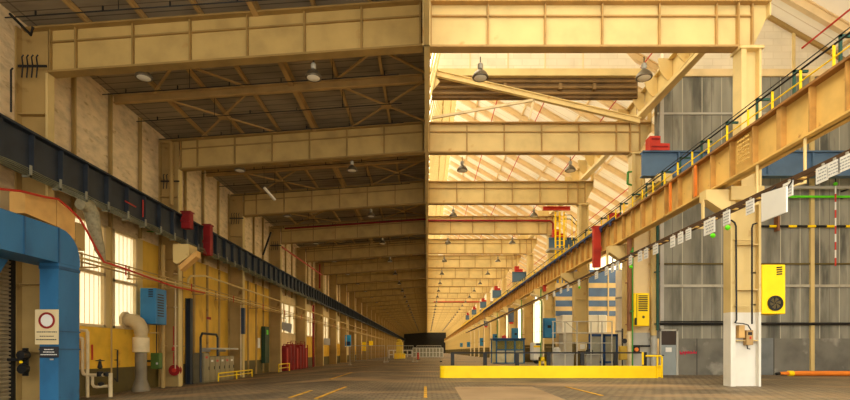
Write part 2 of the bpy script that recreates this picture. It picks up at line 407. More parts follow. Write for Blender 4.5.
# roller shutter in the first bay
d = struct('door_1', MB().box(XLW - .12, XLW - .06, 11.5, 17.6, -.75, 4.6), SHUT)
s = MB()
for k in range(38): z = -.68 + k * .138; s.prism([(XLW - .06, z), (XLW + .02, z + .02), (XLW + .02, z + .075), (XLW - .06, z + .1)], 11.6, 17.4)
struct('door_slats', s, SHUT, d)
struct('door_frame', MB().box(XLW - .1, XLW + .05, 17.4, 17.6, -.75, 4.6).box(XLW - .1, XLW + .12, 11.4, 17.6, 4.6, 4.85), DARKB, d)

# partition wall across the aisle on the right (grey planks), with gable above
YP = 26.0
xg = WX(657, YP)
zt = WZ(75, YP)
struct('wall_partition', MB().box(xg, XR, YP, YP + .3, 1.9, zt), GREY)
struct('wall_partition_dado', MB().box(WX(678.5, YP), XR, YP - .02, YP + .3, 0, 1.9).box(xg, WX(678.5, YP), YP - .01, YP + .3, 2.25, 2.3), GREYD)
struct('wall_partition_gable', MB().prism([(12.3, zt), (XR, zt), (XR, roof_r(XR)), (12.3, roof_r(12.3))], YP, YP + .3), BRICK)
struct('wall_partition_band', MB().prism([(.25, WZ(70, YP)), (11.2, WZ(70, YP)), (10.2, WZ(50, YP)), (9.2, WZ(25, YP)), (.9, WZ(25, YP))], YP, YP + .25), BRICK)
for i, px in enumerate((470, 508, 545, 583)): struct('trim_band_joint', MB().box(WX(px, YP) - .03, WX(px, YP) + .03, YP - .03, YP, WZ(70, YP), WZ(30, YP)), CREAM)
struct('trim_partition', MB().box(xg, XR, YP - .12, YP, WZ(77, YP), WZ(70, YP)), CREAM)
struct('trim_gable_edge', MB().bar((12.3, YP - .06, roof_r(12.3) - .1), (XR, YP - .06, roof_r(XR) - .1), .14, .22), COLD)
struct('trim_gable_post', MB().box(WX(793, YP) - .06, WX(793, YP) + .06, YP - .1, YP, zt, roof_r(WX(793, YP)) - .2), OCH)
for px in (661, 811):
    struct('trim_wall_post', MB().box(WX(px, YP) - .1, WX(px, YP) + .1, YP - .12, YP, 0 if px > 700 else 2.4, WZ(77, YP)), COLM if px > 700 else LGREY)
for py, hh, m in ((114, .05, LGREY), (264, .04, OLIVE), (286, .07, GALV)):
    struct('trim_wall_rail', MB().box(xg, XR, YP - .07, YP, WZ(py, YP) - hh, WZ(py, YP) + hh), m)

# ------------------------------------------------------------------ roof girders
def girder_right(y):
    t = thing('roof_girder', (0, y, 12.0), 'pale ochre plate girder over the bright right bay, nearest the camera', 'girder', 'right bay roof girders')
    w = MB(); w.box(.12, 11.6, y - .02, y + .02, 12.05, 13.6); part('web', w, OCH, t)
    e = MB(); e.prism([(11.6, 12.05), (12.14, 13.2), (12.14, 13.64), (11.6, 13.64)], y - .02, y + .02); e.box(12.1, 12.15, y - .2, y + .2, 13.1, 14.9); part('end_plate', e, OCH, t)
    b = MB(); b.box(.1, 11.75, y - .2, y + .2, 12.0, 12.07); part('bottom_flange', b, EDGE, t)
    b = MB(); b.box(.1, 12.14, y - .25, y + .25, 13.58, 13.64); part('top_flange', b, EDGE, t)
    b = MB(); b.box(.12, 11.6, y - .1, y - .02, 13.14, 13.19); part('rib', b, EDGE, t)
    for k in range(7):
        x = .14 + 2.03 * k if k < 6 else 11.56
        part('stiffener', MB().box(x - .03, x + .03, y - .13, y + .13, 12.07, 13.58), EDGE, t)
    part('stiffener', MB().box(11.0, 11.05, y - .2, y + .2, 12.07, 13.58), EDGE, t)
    return t
def gz(x): return 12.05 + (x) * .0716
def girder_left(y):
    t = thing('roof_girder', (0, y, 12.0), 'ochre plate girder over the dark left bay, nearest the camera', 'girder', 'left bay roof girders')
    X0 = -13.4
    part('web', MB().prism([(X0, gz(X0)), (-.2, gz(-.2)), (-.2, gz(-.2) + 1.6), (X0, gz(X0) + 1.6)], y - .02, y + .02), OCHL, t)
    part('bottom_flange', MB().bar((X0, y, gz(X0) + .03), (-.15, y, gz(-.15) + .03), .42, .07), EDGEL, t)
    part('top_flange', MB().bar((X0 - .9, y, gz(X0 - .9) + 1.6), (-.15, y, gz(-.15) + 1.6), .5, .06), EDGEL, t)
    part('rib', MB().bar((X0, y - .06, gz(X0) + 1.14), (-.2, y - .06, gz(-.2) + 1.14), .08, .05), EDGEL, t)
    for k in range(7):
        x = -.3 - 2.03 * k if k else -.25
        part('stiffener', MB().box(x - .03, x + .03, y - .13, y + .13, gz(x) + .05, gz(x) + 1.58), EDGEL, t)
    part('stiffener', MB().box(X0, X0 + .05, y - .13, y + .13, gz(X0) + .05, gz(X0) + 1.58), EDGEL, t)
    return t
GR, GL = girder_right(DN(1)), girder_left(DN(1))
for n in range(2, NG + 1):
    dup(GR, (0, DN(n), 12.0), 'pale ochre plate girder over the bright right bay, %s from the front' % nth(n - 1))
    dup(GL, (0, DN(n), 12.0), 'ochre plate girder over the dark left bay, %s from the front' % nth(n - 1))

# spine girder on the centre line
t = thing('spine_girder', (0, 10, 12), 'long ochre spine girder along the middle, where dark and bright roofs meet', 'girder')
part('web', MB().box(-.03, .03, 6, YEND, 12.05, 14.2), OCH, t)
part('bottom_flange', MB().box(-.1, .08, 6, YEND, 11.98, 12.05), OCH, t)
part('top_flange', MB().box(-.14, .14, 6, YEND, 14.1, 14.2), OCH, t)
for n in range(0, 10): part('hanger_plate', MB().box(-.16, .12, DN(n + 1) - .32, DN(n + 1) - .24, 11.98, 14.0), OCH, t)

# left columns
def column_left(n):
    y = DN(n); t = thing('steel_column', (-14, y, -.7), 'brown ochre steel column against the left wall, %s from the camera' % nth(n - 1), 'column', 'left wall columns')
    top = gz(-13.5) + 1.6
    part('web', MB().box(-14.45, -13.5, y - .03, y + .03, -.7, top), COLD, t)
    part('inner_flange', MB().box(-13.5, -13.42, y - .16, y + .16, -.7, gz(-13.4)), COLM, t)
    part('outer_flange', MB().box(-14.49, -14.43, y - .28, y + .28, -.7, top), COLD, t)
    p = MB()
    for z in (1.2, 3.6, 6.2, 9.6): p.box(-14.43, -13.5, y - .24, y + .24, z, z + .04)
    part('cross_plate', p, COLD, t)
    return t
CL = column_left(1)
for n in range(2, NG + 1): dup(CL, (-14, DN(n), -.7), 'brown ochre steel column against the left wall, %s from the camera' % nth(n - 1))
# right columns
def column_right(n, low, lowz, name):
    y = DN(n); t = thing('steel_column', (11.25, y, 0), name, 'column', 'right aisle columns')
    def hsec(x0, x1, z0, z1):
        return MB().box(x0 + .05, x1 - .05, y - .05, y + .05, z0, z1).box(x0, x0 + .17, y - .22, y + .22, z0, z1).box(x1 - .08, x1, y - .22, y + .22, z0, z1)
    part('painted_foot', hsec(10.71, 11.78, 0, lowz), low, t)
    part('shaft', hsec(10.71, 11.78, lowz, 6.55), COLM, t)
    part('head', MB().box(10.66, 11.82, y - .34, y + .34, 6.55, 7.03), COLM, t)
    u = MB().box(11.07, 11.25, y - .25, y + .25, 7.03, 11.9).box(11.7, 11.78, y - .25, y + .25, 7.03, 11.9).box(11.2, 11.72, y - .04, y + .04, 7.03, 11.9).box(11.0, 11.85, y - .3, y + .3, 11.9, 12.0)
    part('upper_shaft', u, OCH, t)
    part('haunch', MB().prism([(10.71, 6.95), (9.85, 6.95), (9.85, 6.6), (10.45, 6.2), (10.71, 6.2)], y - .22, y + .22), OCH, t)
    p = MB()
    for z in (1.6, 3.4, 5.0): p.box(10.9, 11.7, y - .2, y + .2, z, z + .035)
    part('cross_plate', p, COLM, t)
    return t
column_right(1, WPAINT, 2.62, 'tall ochre column with a white painted foot beside the grey wall')
CR = column_right(2, LGREY, 1.9, 'ochre column at the open end of the grey partition wall')
CR3 = column_right(3, OLIVE, 1.9, 'ochre column with olive foot on the right aisle line, third from the camera')
for n in range(4, NG + 1): dup(CR3, (11.25, DN(n), 0), 'ochre column with olive foot on the right aisle line, %s from the camera' % nth(n - 1))

# longitudinal edge beams with rounded gussets on top of the right columns
def edge_beam(n, label):
    y0, y1 = DN(n), DN(n + 1)
    t = thing('edge_beam', (11.4, y0, 13.7), label, 'beam', 'haunched edge beams')
    part('beam', MB().ibar((11.45, y0 + .1, 14.3), (11.45, y1 - .1, 14.3), .5, 1.1, .05), OCH, t)
    for k in range(6):
        y = y0 + .9 + k * 1.5
        pts = [(11.4, 13.75), (11.4, 14.85), (10.75, 14.85)] + [(10.75 + .65 * (1 - math.cos(a)) * .9, 14.85 - 1.05 * math.sin(a)) for a in (.3, .6, .9, 1.2)]
        part('gusset', MB().prism(pts, y - .03, y + .03), OCH, t)
    part('strut', MB().bar((11.0, y0 + .1, 13.2), (11.25, y1 - .3, 13.75), .2, .16), OCH, t)
    return t
EB = edge_beam(1, 'haunched ochre edge beam over the columns, nearest the camera')
for n in range(2, 14): dup(EB, (11.4, DN(n), 13.7), 'haunched ochre edge beam over the columns, %s bay from the front' % nth(n - 1))

# ------------------------------------------------------------------ left roof: purlins, cross beams, braces, pipes
for k in range(1, 7):
    x = -2.03 * k; heavy = k == 3
    h = .44 if heavy else .2
    zc = roof_l(x) - h / 2 - .02
    solo('purlin', MB().ibar((x, 6, zc), (x, YEND, zc), .2 if heavy else .11, h, .035), PURL,
         ('deep brown purlin running along the middle of the dark left roof' if heavy else 'thin brown purlin along the dark left roof, %s from the spine girder' % ordn(k - 1)), 'purlin', 'left roof purlins')
def cross_beam(n, label):
    y = DN(n) + BAY / 2; a = (-14.1, y, roof_l(-14.1) - .5); b = (-.2, y, roof_l(-.2) - .5)
    return solo('cross_beam', MB().ibar(a, b, .2, .36, .05), PURL, label, 'beam', 'left roof cross beams', base=(0, y, 13))
XB = cross_beam(1, 'brown cross beam under the dark left roof, in the nearest bay')
def brace(x, y, w, dpt, label):
    z = lambda xx: roof_l(xx) - .42
    m = MB()
    for sx in (-1, 1):
        m.bar((x - w, y - sx * dpt, z(x - w)), (x + w, y + sx * dpt, z(x + w)), .09, .07)
    t = thing('roof_brace', (x, y, z(x)), label, 'brace', 'crossed roof braces')
    part('diagonal_bars', m, PURL, t); part('node_plate', MB().cbox((x, y, z(x) - .05), .5, .5, .03), PURL, t)
    return t
for n in range(0, 12):
    if n > 0 and n != 1: o = XB.copy(); C.objects.link(o); o.location = (0, DN(n) + BAY / 2, 13); o['label'] = 'brown cross beam under the dark left roof, in the %s bay' % nth(n - 1)
    if n == 0: continue
    for q, x in ((0, -2.03), (1, -10.15)):
        side = 'near the spine girder' if q == 0 else 'near the left wall'
        for hh, dy in ((0, 2.35), (1, 7.05)):
            if n > 7: continue
            pos = 'front' if hh == 0 else 'rear'
            brace(x, DN(n) + dy, 2.0, 2.1, 'crossed brown roof braces %s, %s half of the %s bay' % (side, pos, nth(n - 1)))
pc = 0
for n in range(0, 5):
    for q, dy in enumerate((1.5, 3.4, 5.9, 7.9)):
        y = DN(n) + dy
        if y < 11: continue
        zz = lambda xx: roof_l(xx) - .95
        m = MB().tube([(-13.8, y, zz(-13.8)), (-1.2, y, zz(-1.2))], .02, 6)
        t = thing('sprinkler_pipe', (-7, y, zz(-7)), 'thin dark sprinkler pipe across the left roof, %s from the front' % nth(pc), 'pipe', 'left roof sprinkler pipes')
        part('pipe', m, DARKB, t)
        for k in range(6): x = -1.8 - 2.2 * k; part('sprinkler_head', MB().box(x - .02, x + .02, y - .02, y + .02, zz(x), zz(x) + .16), DARKB, t)
        part('hangers', MB().box(-4.02, -4.0, y - .01, y + .01, zz(-4), roof_l(-4)).box(-10.1, -10.08, y - .01, y + .01, zz(-10.1), roof_l(-10.1)), DARKB, t)
        pc += 1

# ------------------------------------------------------------------ right roof: rafters, pipes
RAFP = None
for k in range(44):
    y = 4 + k * 2.9
    if abs(y - YP) < .3: y += .5
    lab = 'sloping ochre rafter under the cream right roof, %s from the camera' % nth(k)
    if RAFP is None:
        RAFP = solo('rafter', MB().ibar((3.1, y, roof_r(3.1) - .3), (XR, y, roof_r(XR) - .3), .26, .5, .06), mat('rafter_cream_ochre', (232, 206, 158), .6, var=.05), lab, 'rafter', 'right roof rafters', base=(3, y, roof_r(3)))
    else:
        o = RAFP.copy(); C.objects.link(o); o.location = (3, y, roof_r(3)); o['label'] = lab
RX = (6.5, 10, 14.2, 19.5)
for i, x in enumerate(RX):
    z = roof_r(x) - .68
    solo('red_pipe', MB().tube([(x, 5, z), (x, 140, z)], .045, 6), RED, 'thin red pipe along the cream right roof, %s from the ridge' % ordn(i), 'pipe', 'red roof pipes')
for i, x in enumerate((5, 9, 13, 17, 21.0)):
    z = roof_r(x) - .12
    solo('batten', MB().box(x - .07, x + .07, Y0 + 2, 150, z - .08, z + .08), mat('rafter_cream_ochre', (232, 206, 158)), 'slim ochre batten along the cream right roof, %s from the ridge' % ordn(i), 'batten', 'right roof battens')

# dark rolled door housing in the nave opening of the partition
t = thing('door_housing', (5.5, YP + .4, WZ(97, YP)), 'dark long housing beam high above the right bay opening', 'housing')
part('casing', MB().box(.25, 11.0, YP + .1, YP + .35, WZ(97, YP), WZ(76, YP)), mat('housing_brown', (108, 82, 46), .6, var=.15), t)
part('ledge', MB().box(.25, 11.3, YP - .15, YP + .3, WZ(77, YP), WZ(70, YP)), OCH, t, 'pale ochre ledge')
b = MB()
for py in (81, 87, 93): b.tube([(.25, YP + .06, WZ(py, YP)), (10.9, YP + .06, WZ(py, YP))], .08, 8)
part('rolls', b, mat('roll_brown', (126, 98, 56), .55), t)
b = MB()
for px in (505, 560, 594): b.box(WX(px, YP) - .08, WX(px, YP) + .08, YP - .1, YP + .1, WZ(90, YP), WZ(84, YP))
part('brackets', b, mat('roll_brown', (126, 98, 56)), t)
y2 = 25.6
t = thing('roof_strut', (5, y2, 14), 'long diagonal ochre strut sloping above the second right girder', 'strut')
part('main_strut', MB().ibar(W(430, 72, y2), W(640, 121, y2), .2, .3, .04), OCH, t)
part('tie', MB().bar(W(432, 118, y2), W(534, 100, y2), .1, .12), PIPEW, t, 'thin pale tie bar')
part('post', MB().bar(W(534, 100, y2), W(529, 120, y2), .1, .1), PIPEW, t)
part('gusset', MB().prism([W(428, 68, y2)[::2], W(440, 82, y2)[::2], W(433, 90, y2)[::2], W(428, 90, y2)[::2]], y2 - .03, y2 + .03), OCH, t)

# ------------------------------------------------------------------ crane runway beams
ZT, ZBm = 8.4, 7.05
# simple accumulation for the far stiffeners
def runway2(x, y0, m, label, side, step, nst):
    t = thing('crane_runway_beam', (x, y0, ZBm), label, 'beam')
    part('web', MB().box(x - .03, x + .03, y0, YEND, ZBm, ZT), m, t)
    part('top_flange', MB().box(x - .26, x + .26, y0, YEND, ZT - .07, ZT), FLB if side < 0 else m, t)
    part('bottom_flange', MB().box(x - .22, x + .22, y0, YEND, ZBm, ZBm + .06), m, t)
    part('rail', MB().box(x - .05, x + .05, y0, YEND, ZT, ZT + .1), DARKB, t, 'dark crane rail')
    far = MB(); y = y0 + .4; k = 0
    while y < YEND - 1:
        th = .03 if k % 4 else .09
        a, b = (x - .2, x) if side < 0 else (x, x + .2)
        if k < nst: part('stiffener', MB().box(a, b, y - th, y + th, ZBm + .06, ZT - .07), mat('crane_edge_shaded', (188, 142, 72), .6, var=.15, scale=2) if side < 0 else m, t)  # near-side ribs get a darker ochre, edge shading painted into the colour
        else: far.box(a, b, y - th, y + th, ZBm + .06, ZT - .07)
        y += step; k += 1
    part('far_stiffeners', far, mat('crane_edge_shaded', (188, 142, 72)) if side < 0 else m, t, kind='stuff')
    return t
RB = runway2(10.45, 9.5, BEAM, 'long ochre crane runway beam along the right columns', -1, 1.17, 80)
part('rivet_patch', (lambda m: [m.box(10.23, 10.26, DX(748 - 2 * k, 10.24) - .03, DX(748 - 2 * k, 10.24) + .03, 7.4 + .14 * j, 7.46 + .14 * j) for k in range(6) for j in range(6)] and m)(MB()), BEAM, RB)
m = MB()
for px in (695, 670): y = DX(px, 10.2); m.box(10.18, 10.24, y - .07, y + .07, 7.12, 8.3)
part('orange_plate', m, ORANGE, RB, 'bright orange plate')
LB = runway2(-13.07, 9.5, DARK, 'long black crane runway beam along the left wall', 1, 1.3, 80)
# cables hung along the left runway beam
cl = thing('cable_bundle', (-12.8, 12, 6.9), 'bundle of thin grey green cables under the left black runway beam', 'cable')
b = MB()
for k in range(5):
    pts = []; y = 11.5
    while y < 60: pts.append((-12.75 + .03 * k, y, 7.12 - .07 * k - .06 * abs(math.sin((y + k * .2) * 1.2)))); y += .65
    b.tube(pts, .015, 5)
part('cables', b, mat('cable_green_grey', (112, 112, 84), .5), cl)
y = 12
while y < 60: part('bracket', MB().box(-12.86, -12.58, y - .04, y + .04, 6.78, 6.84).box(-12.62, -12.58, y - .04, y + .04, 6.78, 7.15), mat('bracket_steel', (132, 128, 108), .5), cl); y += 1.3
# handrail on the right runway beam
hr = thing('handrail', (10.245, 10, ZT), 'yellow post handrail along the top of the right crane beam', 'railing')
far = MB(); y = 10.35; k = 0
while y < 150:
    mb = far if k >= 90 else MB()
    mb.box(10.22, 10.27, y - .022, y + .022, ZT, 8.95)
    if k < 90: part('post', mb, YELL, hr)
    y += 1.12; k += 1
part('far_posts', far, YELL, hr, kind='stuff')
part('top_rail', MB().tube([(10.245, 9.5, 8.96), (10.245, 150, 8.96)], .028, 6), DARKB, hr, 'black top rail')
part('middle_rail', MB().tube([(10.245, 9.5, 8.64), (10.245, 150, 8.64)], .02, 6), YELL, hr)
cw = thing('cable_line', (10.55, 10, ZT), 'thin black cable on dark green brackets above the right crane beam', 'cable')
part('wire', MB().tube([(10.6, 9.5, 9.36), (10.6, 40, 9.36)], .016, 5), DARKB, cw)
for k in range(14):
    y = 11.2 + k * 1.62 if k < 10 else 27.4 + (k - 10) * 3
    part('bracket_post', MB().box(10.57, 10.63, y - .03, y + .03, ZT, 9.36).box(10.57, 11.0, y - .03, y + .03, 9.29, 9.36), GREEND, cw)
bl = thing('feed_rail', (10.3, 30, 8.5), 'dark blue feed rail on the far length of the right crane beam', 'rail')
part('rail', MB().box(10.08, 10.16, 27, 90, 8.36, 8.48), NAVY, bl)
part('lugs', (lambda m: [m.prism([(10.08, 8.36), (10.16, 8.36), (10.12, 8.16)], 27.5 + k * 1.5, 27.7 + k * 1.5) for k in range(40)] and m)(MB()), NAVY, bl)

# ------------------------------------------------------------------ sign rail with placards
XS = 9.4; ZS = H + .466 * XS
t = thing('conductor_rail', (XS, 10, ZS), 'dark brown slotted rail with placards below the right crane beam', 'rail')
part('rail_bars', MB().box(XS - .14, XS - .1, 9.5, 120, ZS - .07, ZS + .05).box(XS + .1, XS + .14, 9.5, 120, ZS - .07, ZS + .05), mat('rail_brown', (78, 54, 30), .6, var=.15), t)
y = 9.8
while y < 62: part('rung', MB().box(XS - .1, XS + .1, y - .05, y + .05, ZS - .06, ZS - .02), BEAM, t); y += .55
for n in range(1, 9):
    part('hanger', MB().box(9.82, 9.88, DN(n) - .06, DN(n) + .06, ZS, 6.65).box(XS, 9.88, DN(n) - .06, DN(n) + .06, ZS - .02, ZS + .04), OCH, t)
for px in (799, 752):
    y = DX(px, 10.45) * .97
    part('hanger', MB().tube([(10.3, y, 7.05), (10.3, y, ZS + .2), (XS + .1, y, ZS + .02)], .04, 8), OCH, t)
SG = [(842, 852, 15), (829, 840, 15), (818, 828, 16), (785, 793, 15), (747, 754, 14), (724, 730, 14), (704, 715, 15), (686, 691, 11), (678, 683, 11), (671, 675, 11), (653, 658, 10), (644, 648, 10), (638, 642, 10), (629, 632, 9), (616, 619, 9), (611, 614, 8), (605, 608, 8), (595, 598, 7), (578, 580, 6), (567, 569, 6), (560, 562, 5), (553, 555, 5), (546, 548, 5)]
green = {3: 0, 5: 1, 6: 1, 13: 1, 18: 1, 2: 0}
for i, (a, b, hpx) in enumerate(SG):
    y1 = DX(a, XS - .16); y0 = DX(b, XS - .16); d = (y0 + y1) / 2; h = hpx * d / F
    if y1 - y0 < .35: y1 = y0 + .35
    zt_ = ZS - .06
    t = thing('hanging_sign', (XS - .16, d, zt_ - h), 'small white printed placard hanging from the dark rail, %s from the camera' % nth(i), 'sign', 'placards under the rail')
    part('board', MB().box(XS - .17, XS - .15, y0, y1, zt_ - h, zt_), WHITE, t)
    part('hook', MB().box(XS - .17, XS - .12, d - .03, d + .03, zt_, zt_ + .06), GALV, t)
    ink = MB(); rows = 4 if i < 8 else 3
    random.seed(i)
    for r in range(rows):
        z = zt_ - h * (.2 + .62 * r / (rows - 1)); yy = y0 + (y1 - y0) * .12
        while yy < y1 - (y1 - y0) * .2:
            l = (y1 - y0) * random.uniform(.08, .24); ink.box(XS - .174, XS - .17, yy, min(yy + l, y1 - .04), z - h * .035, z + h * .035); yy += l + (y1 - y0) * .06
    part('lettering', ink, INKG, t)
    if green.get(i): part('green_ball', MB().lathe((XS - .16, y0 + .12, zt_ - h - .1), [(.01, -.08), (.06, -.05), (.08, 0), (.06, .05), (.01, .08)], 10), GREENB, t, smooth=True)
yb = 15.0
t = thing('white_board', (9, DX(775, 9.0), 5), 'large blank white board hanging beside the column under the placard rail', 'board')
part('sheet', MB().prism([(DX(787, 9.0), WZ(186, DX(787, 9.0))), (DX(762, 9.0), WZ(194, DX(762, 9.0))), (DX(762, 9.0), WZ(222, DX(762, 9.0))), (DX(787, 9.0), WZ(212, DX(787, 9.0)))], 8.98, 9.02, 'x'), WHITE, t)
for px in (766, 783): part('hanger', MB().bar((9.0, DX(px, 9.0), WZ(195, DX(px, 9.0))), (XS - .12, DX(px, 9.0), ZS), .03, .03), DARKB, t)

# red items on the runway beams
def redbox(name, x0, x1, y0, y1, z0, z1, label, m=RED, cat='box'):
    t = thing(name, ((x0 + x1) / 2, (y0 + y1) / 2, z0), label, cat)
    part('body', MB().bbox(x0, x1, y0, y1, z0, z1, .02), m, t)
    part('cap', MB().box(x0 - .04, x1 + .04, y0 - .04, y1 + .04, z1, z1 + .06), m, t)
    part('bracket', MB().box(x0 - .02, x1 + .02, y0 - .05, y0 - .02, z0 + (z1 - z0) * .4, z0 + (z1 - z0) * .5), m, t)
    return t
d = 29.3; redbox('red_post', WX(594, d), WX(601, d), d, d + .35, WZ(267, d), WZ(227, d), 'tall bright red box hanging on the right crane beam side')
d = 28.5; redbox('red_box', WX(610, d), WX(621, d), d, d + .5, 8.42, WZ(214, d), 'short red box on top of the right crane beam')
d = 26.2; redbox('red_box', WX(181, d), WX(190, d), d, d + .4, WZ(228, d), WZ(212, d), 'small dark red box on top of the left black crane beam', REDD)
d = 28.7; redbox('red_post', WX(203, d), WX(210, d), d, d + .4, WZ(255, d), WZ(225, d), 'tall dark red plate fixed to the left black crane beam', REDD)
d = 44; redbox('red_box', 10.25, 10.5, d, d + .3, 6.5, 6.98, 'tiny red box below the far right crane beam', RED)
# red line marks painted on left runway web
part('red_mark', MB().bar((-12.86, DX(125, -12.86), WZ(201, DX(125, -12.86))), (-12.86, DX(136, -12.86), WZ(207, DX(136, -12.86))), .03, .05).bar((-12.86, DX(143, -12.86), WZ(200, DX(143, -12.86))), (-12.86, DX(143, -12.86), WZ(217, DX(143, -12.86))), .03, .05), RED, LB, 'thin red painted mark')

# ------------------------------------------------------------------ blue crane bridges in the right aisle
def blue_bridge(n, label, red_label):
    y = DN(n) - 2.5; dz = -.26
    t = thing('crane_bridge', (11, y, 10.15 + dz), label, 'crane beam', 'blue crane beams')
    x1 = 23.5 if n == 2 else 16
    part('girder', MB().box(10.62, x1, y - .04, y + .04, 10.15 + dz, 11.35 + dz).box(10.62, x1, y - .2, y + .2, 11.3 + dz, 11.36 + dz).box(10.62, x1, y - .2, y + .2, 10.12 + dz, 10.18 + dz), BLUES, t)
    for k in range(6):
        x = 12.4 + k * 2.2
        if x < x1: part('stiffener', MB().box(x - .03, x + .03, y - .18, y + .18, 10.18 + dz, 11.3 + dz), BLUES, t)
    part('end_carriage', MB().box(11.2, 11.9, y - .5, y + .5, 9.75 + dz, 10.12 + dz).box(11.3, 11.8, y - .1, y + 2.4, 9.85 + dz, 10.05 + dz), COLM, t)
    r = thing('crane_motor', (11.6, y, 11.36 + dz), red_label, 'motor', 'red crane motors')
    part('housing', MB().prism([(10.92, 11.36 + dz), (10.92, 12.05 + dz), (11.45, 12.05 + dz), (11.45, 11.7 + dz), (11.9, 11.68 + dz), (11.9, 11.36 + dz)], y - .25, y + .25), RED, r)
    part('ribs', MB().box(11.0, 11.4, y - .3, y - .25, 11.88 + dz, 11.94 + dz).box(11.0, 11.8, y - .3, y - .25, 11.5 + dz, 11.55 + dz), REDD, r)
    return t, r
labs = ['nearest the grey wall', 'second from the camera', 'third from the camera', 'fourth from the camera', 'fifth from the camera', 'sixth from the camera', 'seventh from the camera']
for i, n in enumerate((2, 4, 6, 8, 10, 12, 14)):
    blue_bridge(n, 'steel blue crane beam crossing the right aisle, ' + labs[i], 'red motor block standing on a blue crane beam, ' + labs[i])

# ------------------------------------------------------------------ lamps
def lamp(loc, label):
    x, y, z = loc
    t = thing('pendant_lamp', loc, label, 'lamp', 'bell pendant lamps')
    part('shade', MB().lathe((x, y, z), [(.29, 0), (.30, .02), (.285, .08), (.22, .18), (.13, .27), (.07, .32)], 18), CHROME, t, smooth=True)
    part('lens', MB().lathe((x, y, z), [(.02, -.03), (.18, -.02), (.275, .015)], 18), LAMPW, t, smooth=True)
    part('socket', MB().lathe((x, y, z + .33), [(.07, 0), (.10, .04), (.10, .17), (.05, .22)], 12), GALV, t, smooth=True)
    part('cord', MB().tube([(x, y, z + .55), (x, y, z + .78)], .02, 6), DARKB, t)
    return t
LX = (-10.35, -4.15, 1.95, 7.93); side = ('against the left wall', 'left of the spine girder', 'right of the spine girder', 'toward the right columns')
LP = None
for n in range(1, NG - 3):
    for i, x in enumerate(LX):
        lab = 'bell lamp under the %s roof girder, %s' % (nth(n - 1), side[i])
        z = 12.0 - .78
        p = (x, DN(n) + .42 if n > 0 else 0, z + .0)
        if LP is None: LP = lamp(p, lab)
        else: dup(LP, p, lab)
a, b = Vector((-8.3, DN(2) + 2.3, 11.6)), Vector((-7.4, DN(2) + 2.3 - 1.0, 11.2))
t = thing('tube_light', tuple(a), 'white fluorescent tube hanging askew under the dark left roof', 'lamp')
d = 29.5
part('tube', MB().bar(W(264, 187.5, d), W(275, 200, d + .6), .14, .1), LAMPW, t)
part('wires', MB().tube([W(264, 187.5, d), (WX(264, d), d, roof_l(-9))], .01, 4).tube([W(275, 200, d + .6), (WX(275, d + .6), d + .6, roof_l(-9))], .01, 4), DARKB, t)

# ------------------------------------------------------------------ left wall equipment
# blue gantry
t = thing('blue_gantry', (-12.4, 16.9, -.6), 'big blue sheet metal door gantry with a rounded corner', 'gantry')
x0, x1 = -12.72, -12.1; ya, yb = 16.42, 17.4
zb_, zt_ = 4.15, 5.3
part('post', MB().box(x0, x1, ya, yb, -.62, zb_ + .1), BLUED, t)
prof = [(9, zb_), (ya + .0, zb_ - .0), (ya, zb_ - .02)]
pts = [(9.0, zb_), (ya, zb_), (yb, zb_)] + [(yb - .95 + .95 * math.cos(a), zt_ - .95 + .95 * math.sin(a)) for a in [i * math.pi / 2 / 6 for i in range(7)]] + [(9.0, zt_)]
part('header', MB().prism(pts, x0 - .5, x1 + .02, 'x'), BLUED, t)
for q in ((x1 + .02, x1 + .05, ya - 1.45, ya - 1.4, zb_, zt_), (x1 + .02, x1 + .05, ya - .05, ya, zb_, zt_), (x0 - .02, x1 + .03, ya - .02, yb + .02, zb_ - .2, zb_ - .1), (x0 - .02, x1 + .03, ya - .02, yb + .02, 1.28, 1.33), (x0 - .02, x1 + .03, ya - .02, yb + .02, 1.88, 1.92)): part('seam', MB().box(*q), mat('gantry_blue_seam', (34, 80, 116), .5), t)
part('lower_flap', MB().prism([(9.0, zb_ - .05), (15.6, zb_ - .05), (15.2, zb_ - .65), (9.0, zb_ - .8)], x0 - .4, x0 - .34, 'x'), BLUED, t)
part('door_handle', MB().box(-12.36, -12.26, ya - .04, ya, 0.95, 1.0), LGREY, t)
# prohibition sign on the post
d = ya - .03
t = thing('prohibition_sign', (-12.5, d, WZ(344.5, d)), 'cream prohibition sign with red ring on the blue gantry post', 'sign')
part('board', MB().bbox(WX(35.5, d), WX(59, d), d - .03, d, WZ(344.5, d), WZ(309.5, d), .008), mat('sign_cream', (216, 196, 150), .6, var=.05), t)
cx, cz = WX(47.5, d), WZ(320.5, d)
part('red_ring', MB().ring((cx, cz), .2, .27, d - .04, d - .03), REDD, t)
part('ring_field', MB().lathe((cx, d - .034, cz), [(.2, 0), (.2, .004)], 28, 'y'), WHITE, t)
ink = MB(); random.seed(3)
for py, x_a, x_b, hh in ((332, 37.5, 57.5, 1.0), (336.3, 40.5, 54.5, .9), (339.6, 37, 57.5, 1.1)):
    x = x_a
    while x < x_b - .5:
        l = random.uniform(.7, 1.9); ink.box(WX(x, d), WX(min(x + l, x_b), d), d - .036, d - .03, WZ(py + hh / 2, d), WZ(py - hh / 2, d)); x += l + .5
part('lettering', ink, INK, t)
t = thing('black_sign', (-12.5, d, WZ(357.5, d)), 'small black sign with pale lettering below the prohibition sign', 'sign')
part('board', MB().bbox(WX(40, d), WX(59, d), d - .03, d, WZ(357.5, d), WZ(346.5, d), .006), INK, t)
ink = MB()
for py, x_a, x_b in ((349.5, 45, 54), (352, 44, 55.5), (354.6, 41.5, 57.5)):
    x = x_a
    while x < x_b - .4:
        l = random.uniform(.6, 1.5); ink.box(WX(x, d), WX(min(x + l, x_b), d), d - .036, d - .03, WZ(py + .45, d), WZ(py - .45, d)); x += l + .45
part('lettering', ink, WHITE, t)
